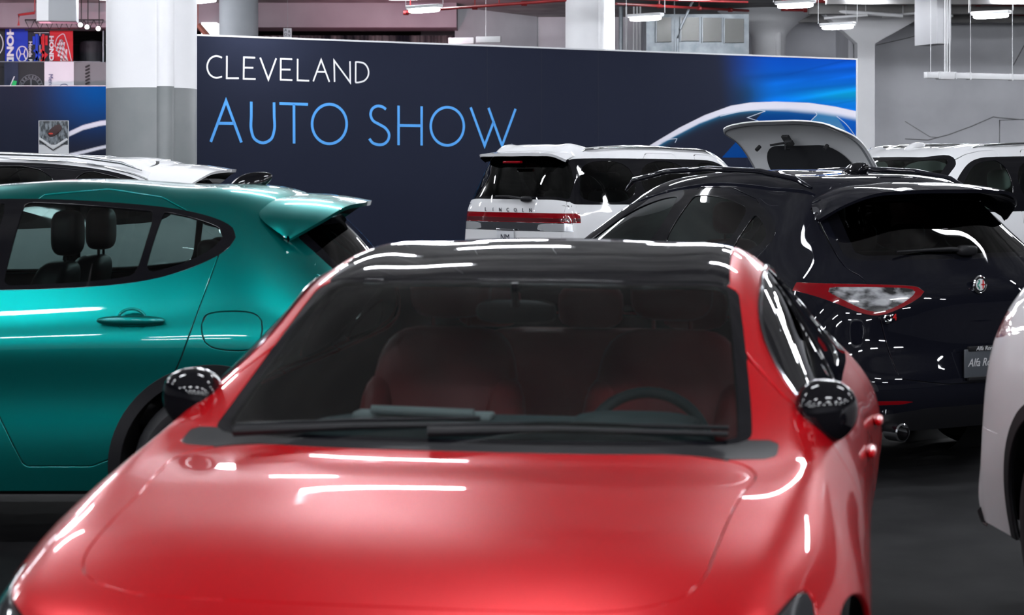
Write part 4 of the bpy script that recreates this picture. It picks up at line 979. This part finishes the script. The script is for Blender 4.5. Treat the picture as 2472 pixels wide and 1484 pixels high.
# ------------------------------------------------------------------ things above and behind the display walls
M_PINKWALL = noisy('mauve_beam', (.25,.195,.225), (.31,.25,.28), .8, .8)
def at(px, py, Y): return px2(px, py, Y)
def boxpx(name, x0, y0, x1, y1, Y, d, m, label, cat, **k):
    a, b = at(x0, y1, Y), at(x1, y0, Y)
    o = MB().box((0,0,0),(b.x-a.x, d, b.z-a.z), .004).build(name, m, None, loc=(a.x, Y, a.z)); tag(o, label, cat, **k); return o
# big mauve beam and the dark opening under it, upper left
bm_ = boxpx('trim_1', -900, -200, 1102, 66, 44, 1.2, M_PINKWALL, None, None, kind='structure')
V = []; q0, q1 = at(-900, 0, 44.6), at(1102, 0, 44.6)
quad('wall_pier', [(at(1098,0,45).x,45,0),(at(1300,0,45).x,47.9,0),(at(1300,0,45).x,47.9,CEIL),(at(1098,0,45).x,45,CEIL)], M_WALL)
# pleated stage drape
def drape(name, x0, x1, y, z0, z1, m, label, pitch=.16, amp=.05, n=8, group=None):
    N = int((x1-x0)/pitch*n); V, Fc = [], []
    for i in range(N+1):
        x = x0+(x1-x0)*i/N; w = math.sin(2*PI*(x-x0)/pitch+1.3*math.sin((x-x0)*1.7))
        V += [(x-x0, amp*w, z0), (x-x0, amp*.7*w, z1)]
    for i in range(N): Fc.append((2*i, 2*i+2, 2*i+3, 2*i+1))
    o = link(name, V, Fc, m, None, loc=(x0, y, 0)); return tag(o, label, 'curtain', group)
M_DRAPE = noisy('grey_blue_drape', (.02,.022,.035), (.30,.29,.29), 1.2, .9, stretch=(2.5,1,.02), contrast=(.4,.62))
M_BLKDRAPE = mat('black_drape', (.010,.011,.016), .9)
a, b = at(612, 0, 46.5), at(1104, 0, 46.5)
drape('stage_drape', a.x, b.x, 46.5, 0, 4.85, M_DRAPE, 'grey-blue pleated drape showing above the left half of the lettered wall', .17, .05)
drape('stage_drape', -14, at(470,0,47).x, 47.5, 0, 4.7, M_BLKDRAPE, 'black pleated drape behind the flags at far left', .3, .05)
a, b = at(2085, 0, 38), at(2700, 0, 38)
d = drape('floor_drape', a.x, b.x, 38, 0, 2.08, M_BLKDRAPE, 'low black drape along the wall right of the lettered wall', .25, .04)
p = MB().tube([(0,0,0),(0,0,2.12)], .014, 10).build('drape_post', M_GALV, None, loc=(at(2102,0,37.8).x,37.8,0)); tag(p, 'slim steel post holding up the low black drape', 'post')
# small white sign showing over the wall
sg = boxpx('hanging_sign', 684, 68, 704, 100, 43, .03, mat('sign_white', (.7,.7,.74), .5), 'small white sign with dark letters above the lettered wall', 'sign')
for i, (ch, dx, dz_) in enumerate((('A',.05,.24),('R',.13,.21),('O',.05,.15),('V',.13,.13))):
    text_mesh('sign_letter', ch, .085, M_NAVY, sg, Matrix.Translation((dx, -.003, dz_)) @ Matrix.Rotation(PI/2, 4, 'X'), .001)
MB().tube([(.09,.015,.25),(.09,.015,CEIL-.02-sg.location.z)], .005, 6).build('hanger', M_GALV, sg)
# square pillar with flared head and haunch, right
M_PIL = M_WHITECOL
x0, x1 = at(2070,0,45).x, at(2112,0,45).x
pl = MB().box((0,0,0),(x1-x0,.42,CEIL-.02)).build('pillar', M_PIL, None, loc=(x0,45,0)); tag(pl, 'square white pillar at the right end of the lettered wall', 'pillar', 'hall columns'); pl['kind'] = 'thing'
z1, z2 = at(0,105,45).z, CEIL-.02
hn = MB().prism([(0,z1),(1.45,z2),(-.0,z2)], 0, .42).build('haunch', M_PIL, pl, smooth=False); hn.location = (x1-x0, 0, 0)
hn2 = MB().prism([(0,z1),(0,z2),(-.9,z2)], 0, .42).build('haunch', M_PIL, pl, smooth=False)
x3 = at(2034,0,47).x
wl = MB().box((x3,46.2,0),(x0+.1,48,CEIL)).build('trim_2', M_WALL, None); wl['kind'] = 'structure'
# white cabinet hanging from the ceiling, conduits, cable tray
eb = empty('hanging_cabinet', at(2262,105,40), R(20), label='white metal box hanging from the ceiling at upper right', cat='cabinet')
hh = at(0,32,40).z-at(0,105,40).z+.35
MB().box((0,0,0),(.33,.85,hh), .008).build('cabinet_body', mat('cabinet_paint', (.55,.55,.57), .5), eb); MB().box((.15,-.004,.01),(.155,.0,hh-.01)).build('door_gap', M_GALV, eb, smooth=False)
M_TRAY = mat('tray_paint', (.52,.52,.53), .5)
tb = empty('cable_tray', at(2238,188,38), R(24), label='long white cable trough hanging below the metal box at right', cat='cable tray')
MB().box((0,0,0),(5.6,.11,.115), .006).build('trough', M_TRAY, tb)
MB().box((.30,-.03,-.02),(.62,.14,.125), .006).build('junction_box', M_TRAY, tb)
for s in (.27,.66,1.0,2.0,3.0,4.1): MB().box((s,-.01,-.012),(s+.03,.12,.127)).build('clamp', M_TRAY, tb, smooth=False)
for s in (.12,.45,.50,.56,1.05,2.05,3.05,4.1): MB().tube([(s,.05,.11),(s,.05,CEIL-.02-tb.location.z)], .005 if s not in (.45,.5,.56) else .013, 6).build('conduit', M_TRAY, tb)
tl = empty('cable_tray', at(1082,106,42), R(-10), label='short pinkish-white trough hanging above the middle of the lettered wall', cat='cable tray')
MB().box((0,0,0),(.55,.1,.13), .005).build('trough', M_TRAY, tl); MB().box((.6,0,.02),(1.12,.1,.15), .005).build('trough', M_TRAY, tl)
MB().tube([(.8,.05,.15),(.8,.05,CEIL-.02-tl.location.z)], .006, 6).build('hanger', M_LAMPBODY, tl)
hb = empty('hanging_box', at(88,50,40), R(8), label='grey-white box hanging over the flags at far left', cat='box')
MB().box((0,0,0),(.24,.7,.9), .006).build('box_side', M_WHITECOL, hb); MB().box((.24,.0,0),(.78,.7,.9), .006).build('box_face', mat('soft_grey', (.40,.41,.43), .6), hb)
# ventilation cabinet of galvanised steel with its louvre banks
vc = empty('ventilation_unit', (at(1560,0,44).x, 44, 0), 0, label='galvanised steel ventilation unit with louvres behind the lettered wall', cat='ventilation unit')
vw = at(1808,0,44).x-at(1560,0,44).x
MB().box((0,0,0),(vw,1.6,at(0,34,44).z)).build('casing', M_GALV, vc, smooth=False)
M_LOUV = mat('louvre_steel', (.28,.28,.27), .35, .7)
for x0, x1, y0, y1 in ((1585,1621,42,101),(1644,1688,42,99),(1696,1742,43,101),(1749,1796,45,103)):
    A, B = at(x0,y1,43.95), at(x1,y0,43.95); ox = at(1560,0,44).x
    fr_l = MB().box((A.x-ox,-.05,A.z),(B.x-ox,.0,B.z)).build('louvre_bank', M_INNER, vc, smooth=False)
    m_ = MB(); n_ = 20; w_l = (B.x-A.x)/n_
    for k in range(n_): m_.box((A.x-ox+k*w_l,-.09,A.z),(A.x-ox+k*w_l+w_l*.3,-.05,B.z))
    o_ = m_.build('slats', M_LOUV, fr_l, smooth=False); o_['kind'] = 'stuff'
    MB().box((A.x-ox-.02,-.10,A.z-.02),(A.x-ox,-.0,B.z+.02)).build('louvre_frame', M_GALV, fr_l, smooth=False)
pp = empty('conduit', (at(1636,0,43).x, 43, 0), 0, label='bright steel conduit running up in front of the ventilation unit', cat='pipe')
MB().tube([(0,0,0),(0,0,4.55),(.05,0,4.75),(.35,0,CEIL)], .03, 10).build('pipe_run', M_GALV, pp); MB().tube([(-.07,0,0),(-.07,0,CEIL)], .014, 8).build('pipe_run', M_GALV, pp)
for i, (px, r_) in enumerate(((1499,.05),(1512,.02),(1530,.02),(1538,.02),(1546,.02))):
    o = MB().tube([(0,0,0),(0,0,CEIL)], r_, 10).build('conduit', M_GALV if i == 0 else M_WHITECOL, None, loc=(at(px,0,45).x, 45, 0))
    tag(o, ('silver duct pipe just right of the middle white column', 'thin white riser pipe standing alone beside the silver duct pipe', 'left one of three close white riser pipes by the ventilation unit', 'middle one of three close white riser pipes by the ventilation unit', 'right one of three close white riser pipes by the ventilation unit')[i], 'pipe', None if i == 0 else 'riser pipes')
bw_ = MB().box((at(1490,0,46.6).x,46.6,0),(at(1562,0,46.6).x,46.9,4.85)).build('trim_3', M_WALL, None, smooth=False); bw_['kind'] = 'structure'
# red sprinkler pipes
def pipe(pts, r, label, fit=(), drops=()):
    o = empty('sprinkler_pipe', pts[0], 0, label=label, cat='pipe', group='red sprinkler pipes'); b0 = Vector(pts[0])
    P = [Vector(p)-b0 for p in pts]; MB().tube(P, r, 10).build('pipe_run', M_REDPIPE, o)
    for t in fit:
        q = P[0].lerp(P[-1], t); MB().tube([q+Vector((-.05,0,0)), q+Vector((.05,0,0))], r*1.6, 10).build('pipe_coupling', M_REDPIPE, o)
    for t in drops:
        q = P[0].lerp(P[-1], t); MB().tube([q, Vector((q.x, q.y, CEIL-b0.z))], r*.5, 6).build('pipe_hanger', M_REDPIPE, o)
pipe([at(980,31,38), at(1060,22,37), at(1370,0,34.5)], .028, 'red pipe slanting up to the right beside the middle column', (.0,.45,.75), (.03,.45,.6))
pipe([at(1488,9,40), at(1806,26,45)], .03, 'red pipe above the ventilation unit', (.3,.6,.85), (.3,.6))
pipe([at(1886,24,44), at(2200,28,44.4), at(2480,30,44)], .03, 'lower red pipe crossing the upper right corner', (.1,.5), (.1,.45,.8))
pipe([at(1886,2,42.5), at(2480,12,42.5)], .035, 'topmost red pipe in the upper right corner', (.2,.5,.8), (.2,.5,.8))
pipe([at(1480,-4,42), at(1806,5,42)], .025, 'short red pipe at the very top, above the ventilation unit', (), ())
pipe([at(1960,10,46), at(2262,26,46), at(2472,36,46)], .025, 'thin red pipe behind the others at upper right', (.5,), ())
pipe([at(45,62,43), at(45,36,43), at(84,31,43)], .03, 'red pipe bent over the flags at far left', (), (1.0,))
# white ceiling runs, right
for i, (a, b, r_) in enumerate((((2000,26),(2180,38),.045),((1990,44),(2095,36),.03),((2130,40),(2230,30),.03),((2240,48),(2300,38),.03))):
    A, B = at(*a, 43.6), at(*b, 43.2); o = MB().tube([Vector((0,0,0)), B-A], r_, 10).tube([(B-A)*.5, Vector(((B-A).x*.5, (B-A).y*.5, CEIL-.02-A.z))], .008, 6).build('conduit', M_WHITECOL, None, loc=A)
    tag(o, 'white ceiling pipe run at upper right, %s' % ('the longest one', 'nearest the round column', 'the middle short one', 'nearest the hanging box')[i], 'pipe', 'white ceiling pipes')
for i, y in enumerate((38.5, 41, 43.5, 46)):
    o = MB().box((6.5,y,CEIL-.28),(34,y+.25,CEIL)).build('trim_%d' % (10+i), M_CEIL, None, smooth=False); o['kind'] = 'structure'
# wires across the right wall
for pts, r_, lab in (([(2185,335),(2240,338),(2290,325),(2345,305),(2398,282),(2410,284),(2472,289)], .012, 'grey cable sagging across the right wall'),
                     ([(2185,293),(2245,330),(2262,332)], .008, 'thin cable hanging lower on the right wall'),
                     ([(2413,360),(2413,290),(2472,288)], .012, 'thin conduit turning a corner on the right wall'),
                     ([(2115,109),(2190,92),(2262,73)], .01, 'thin cable from the pillar head to the hanging box'),
                     ([(2446,158),(2472,110)], .01, 'thin cable dropping to the trough at the right edge')):
    P = [at(a, b, 47.985) for a, b in pts]; o = MB().tube([p-P[0] for p in P], r_, 6).build('cable', mat('grey_cable', (.22,.22,.23), .6), None, loc=P[0]); tag(o, lab, 'cable')
# low poster stand before the left display wall
ps = empty('poster_stand', (at(93,0,27).x, 27, 0), 0, label='poster of a dark car photo on a stand at far left', cat='poster')
pw = at(165,0,27).x-at(93,0,27).x; zt, zb = at(0,291,27).z, at(0,358,27).z-.5
MB().box((0,0,zb),(pw,.03,zt)).build('poster_board', mat('poster_white', (.62,.63,.65), .5), ps, smooth=False)
MB().box((.012,-.004,zb+.55),(pw-.004,.0,zt-.006)).build('poster_photo', noisy('poster_scene', (.02,.025,.03), (.22,.25,.28), 14, .5, stretch=(2,1,.8), contrast=(.42,.6)), ps, smooth=False)
c_ = MB(); c_.blob((pw*.55,-.008,zb+.74), (.11,.004,.055), (.8,.9), 20, 10, M=Matrix.Rotation(R(-38), 4, 'Y')); c_.build('pictured_car', mat('poster_maroon', (.035,.006,.008), .5), ps)
MB().blob((pw*.42,-.013,zb+.70), (.03,.003,.012), (.8,.9), 12, 8).build('pictured_lamp', mat('poster_red', (.6,.04,.02), .5), ps)
ln = strokes('poster_chevron', [[(.012,zb+.64),(pw*.5,zb+.51),(pw-.01,zb+.63)]], .03, MATS['poster_white'], ps, off=-.012)
ln = strokes('poster_chevron', [[(.012,zb+.60),(pw*.5,zb+.475),(pw-.01,zb+.59)]], .012, M_INNER, ps, off=-.013)
MB().tube([(pw/2,.02,0),(pw/2,.02,zb)], .02, 10).build('stand_pole', M_GALV, ps); MB().lathe([(0,0),(.2,0),(.2,.015),(0,.02)], (pw/2,.02,0), 'z', 24).build('stand_base', M_GALV, ps)

# ------------------------------------------------------------------ flags at far left
FY = 44.5
rack = empty('flag_rack', (at(-60,0,FY+.1).x, FY+.1, 0), 0, label='steel rail rack the flags hang from at far left', cat='rack')
rw = at(250,0,FY).x-at(-60,0,FY).x
for z_, y_ in ((at(0,61,FY).z,-.09), (at(0,149,FY-.3).z,-.41)):
    MB().tube([(0,y_,z_),(rw,y_,z_)], .012, 8).build('rail', M_GALV, rack)
    for x_ in (0, rw): MB().tube([(x_,0,z_),(x_,y_,z_)], .012, 8).build('bracket', M_GALV, rack)
for x_ in (0, rw): MB().tube([(x_,0,0),(x_,0,at(0,61,FY).z)], .02, 8).build('upright', M_GALV, rack)
F_WHITE = mat('flag_white', (.72,.71,.76), .8)
def flag(x0, x1, y0, y1, Y, col, label, name='flag', ext=.3):
    a, b = at(x0, y1, Y), at(x1, y0, Y); w, hgt = b.x-a.x, b.z-a.z
    V, Fc, N = [], [], 18
    wav = lambda x, z: .018*math.sin(x/w*7+z*2)*(.4+.6*(1-z/hgt))
    for i in range(N+1):
        for j in range(9): x, z = w*i/N, -ext+(hgt+ext)*j/8; V.append((x, wav(x, z), z)); 
    n = len(V); V += [(p[0], p[1]+.004, p[2]) for p in V]
    for i in range(N):
        for j in range(8):
            q = (i*9+j, (i+1)*9+j, (i+1)*9+j+1, i*9+j+1); Fc.append(q); Fc.append(tuple(k+n for k in q[::-1]))
    o = link(name, V, Fc, mat('flag_%d_%d_%d' % tuple(int(c*100) for c in col), col, .8), None, loc=a); tag(o, label, 'flag', 'flags on the rack')
    return o, w, hgt
def ftext(o, t, size, m, x, z, rot=-PI/2, **k):
    M_ = Matrix.Translation((x, -.026, z)) @ Matrix.Rotation(PI/2, 4, 'X') @ Matrix.Rotation(rot, 4, 'Z')
    return text_mesh('flag_lettering', t, size, m, o, M_, .001, **k)
def fs(o, lines, w, m, name='flag_mark'): return strokes(name, lines, w, m, o, off=-.027)
F_B = mat('flag_blue_ink', (.01,.05,.55), .8); F_R = mat('flag_red_ink', (.62,.02,.03), .8); F_N = mat('flag_navy_ink', (.02,.03,.15), .8); F_G = mat('flag_green_ink', (.02,.45,.12), .8); F_GR = mat('flag_grey_ink', (.14,.15,.17), .8)
o, w, h_ = flag(-40,11,62,208,FY-.02,(.015,.017,.022),'black flag with a white ring, cut by the left edge', ext=0); fs(o, [ell(w*.82-.2,h_*.7,.26,.30)], .02, F_WHITE)
o, w, h_ = flag(12,67,62,152,FY,(.01,.035,.42),'blue flag with a white H emblem and lettering')
ftext(o, 'HONDA', .20, F_WHITE, w*.23, h_*.33, weight=.010, sx=1.5)
fs(o, [['c']+[(w*.77+.13*math.cos(a)*(1 if abs(math.cos(a)) < .7 else .95), .20+.17*math.sin(a)) for a in [2*PI*i/24 for i in range(24)]], [(w*.77-.07,.32),(w*.77-.035,.20),(w*.77-.08,.08)], [(w*.77+.07,.32),(w*.77+.035,.20),(w*.77+.08,.08)], [(w*.77-.04,.20),(w*.77+.04,.20)]], .022, F_WHITE)
o, w, h_ = flag(67,120,63,152,FY+.02,(.015,.018,.03),'black flag with a red and blue racing emblem')
ftext(o, 'Honda Racing', .105, F_WHITE, w*.13, h_*.14, weight=.003, sx=1.25)
for cl, xs in ((F_B, .42), (F_R, .72)): fs(o, [[(w*xs,h_*.78),(w*xs,h_*.05)], [(w*(xs-.13),h_*.72),(w*(xs-.13),h_*.5)], [(w*(xs+.14),h_*.74),(w*(xs+.14),h_*.48)], [(w*(xs-.13),h_*.35),(w*(xs+.14),h_*.22),(w*(xs-.1),h_*.03)]], .055, cl)
fs(o, [[(w*.57,h_*.80),(w*.57,0)],[(w*.3,h_*.82),(w*.98,h_*.82)]], .012, F_WHITE)
o, w, h_ = flag(120,176,63,149,FY,(.58,.02,.03),'red flag with a white wing emblem')
ftext(o, 'HONDA', .13, F_WHITE, w*.08, h_*.30, weight=.006, sx=1.4)
fs(o, [curve2([(w*.22,h_*.42),(w*.38,h_*.70),(w*.60,h_*.78),(w*.72,h_*.60),(w*.95,.02)])]+[[(w*(.25+.09*k),h_*(.45+.06*k)),(w*(.55+.08*k),.02)] for k in range(4)], .016, F_WHITE)
fs(o, [[(w*.30,h_*.30),(w*.48,h_*.62)],[(w*.38,h_*.15),(w*.56,h_*.60)],[(w*.50,.02),(w*.64,h_*.55)],[(w*.70,.02),(w*.74,h_*.35)]], .035, F_WHITE)
o, w, h_ = flag(10,44,150,240,FY-.32,(.012,.02,.05),'narrow navy flag with a green and white arc',ext=0); fs(o, [curve2([(w*.25,0),(w*.45,h_*.35),(w*.75,h_*.62)])], .02, F_WHITE); fs(o, [curve2([(w*.6,0),(w*.68,h_*.3),(w*.78,h_*.5)])], .09, F_G)
o, w, h_ = flag(44,107,149,240,FY-.30,(.018,.020,.024),'black flag with a grey star in a lettered ring', ext=0)
cx, cz = w*.5, h_*.32; fs(o, [ell(cx,cz,.26,.28), ell(cx,cz,.18,.19)], .012, F_GR); fs(o, [[(cx,cz),(cx+.17*math.sin(a),cz+.18*math.cos(a))] for a in (0,2.09,-2.09)], .03, F_GR)
for i, ch in enumerate('MERCEDES'):
    a = R(-70+20*i); text_mesh('flag_lettering', ch, .075, F_GR, o, Matrix.Translation((cx+.215*math.sin(a),-.028,cz+.23*math.cos(a))) @ Matrix.Rotation(PI/2,4,'X') @ Matrix.Rotation(-a,4,'Z'), .001, weight=.003)
o, w, h_ = flag(107,178,149,240,FY-.34,(.62,.61,.66),'white flag with navy script lettering', ext=0)
ftext(o, 'Mercedes', .14, F_N, w*.22, h_*.35); fs(o, [ell(w*.68,h_*.24,.13,.14)], .014, F_N)
o, w, h_ = flag(178,262,150,240,FY-.31,(.16,.165,.175),'grey flag with slanted black stripes', ext=0)
fs(o, [[(w*.34,h_*.86-.075*k),(w*.47,h_*.92-.075*k)] for k in range(7)], .04, M_INNER); ftext(o, 'A', .2, M_INNER, w*.41, h_*.22, weight=.006)
# stage lights and truss by the flags
M_SPOT = mat('spot_lens', (1,1,1), .5, emit=(1,.97,.92), estr=14)
for i, (px, py) in enumerate(((194,60),(210,65),(237,69))):
    q = at(px, py, 43); o = empty('stage_light', q, 0, label='small bright stage light above the flags, %s of the three' % ('left','middle','right')[i], cat='lamp', group='stage lights')
    MB().blob((0,0,0), (.045,.03,.045), (1,1), 14, 10).build('lens', M_SPOT, o); MB().lathe([(.0,.04),(.055,.04),(.055,.16),(.0,.16)], (0,0,0), 'y', 16).build('lamp_can', M_INNER, o)
    MB().tube([(0,.1,.03),(0,.1,CEIL-q.z)], .012, 6).build('yoke', M_INNER, o)
tr_ = empty('truss', at(60,48,43.6), 0, label='dark lighting truss above the flags', cat='truss')
tw = at(250,0,43.6).x-at(60,0,43.6).x; m_ = MB()
for z_ in (0, -.22): m_.tube([(0,0,z_),(tw,0,z_)], .018, 6)
for k in range(8): m_.tube([(tw*k/8,0,0),(tw*(k+.5)/8,0,-.22),(tw*(k+1)/8,0,0)], .010, 6)
m_.build('truss_frame', M_INNER, tr_)
for x_ in (tw*.2, tw*.8): MB().tube([(x_,0,0),(x_,0,CEIL-tr_.location.z)], .01, 6).build('hanger', M_INNER, tr_)
bg = boxpx('wall_panel_dark', 50, 40, 236, 62, 45.6, .05, M_BLKDRAPE, 'dark valance behind the truss at far left', 'valance')
kd = MB().lathe([(0,0),(.28,0),(.28,3.6),(.25,3.72),(0,3.78)], (0,0,0), 'z', 28).build('round_backdrop', noisy('ribbed_charcoal', (.014,.014,.02), (.03,.03,.04), 2, .6, stretch=(20,20,.1)), None, loc=(at(222,0,45.3).x,45.3,.9)); 
tag(kd, 'round charcoal drum left of the thick column', 'drum')
kd2 = MB().lathe([(0,0),(.35,0),(.35,.9),(0,.9)], (0,0,0), 'z', 24).build('drum_plinth', M_BLKDRAPE, None, loc=(at(222,0,45.3).x,45.3,0)); tag(kd2, 'dark plinth carrying the charcoal drum', 'plinth')
lp = boxpx('lit_canopy', 486, 54, 523, 92, 43.5, .5, mat('painted_glow_canopy', (.85,.85,.87), .6, emit=(1,1,1), estr=1.1), 'bright white canopy showing between the two left columns', 'canopy')  # emission stands in for the light falling on this white shape
tz = MB().tube([at(478,60,43.2)-at(478,60,43.2), at(506,92,43.2)-at(478,60,43.2)], .06, 8).tube([(0,0,0),(0,0,CEIL-.02-at(478,60,43.2).z)], .01, 6).build('canopy_arm', mat('rust_arm', (.30,.10,.07), .6), None, loc=at(478,60,43.2)); tag(tz, 'rusty brown slanted arm by the bright canopy', 'beam')
# coloured show lighting on the mauve beam
for i, (x, y, z, e) in enumerate(((-9.5,40.0,2.9,80),(-2.2,41.0,3.0,70))):
    l = bpy.data.lights.new('stage_wash', 'SPOT'); l.color = (1,.42,.55); l.energy = e*3; l.spot_size = R(100); l.spot_blend = .8; l.shadow_soft_size = .1
    lo = bpy.data.objects.new('stage_wash', l); COL.objects.link(lo); lo.location = (x, y, z); lo.rotation_euler = (R(130), 0, 0)
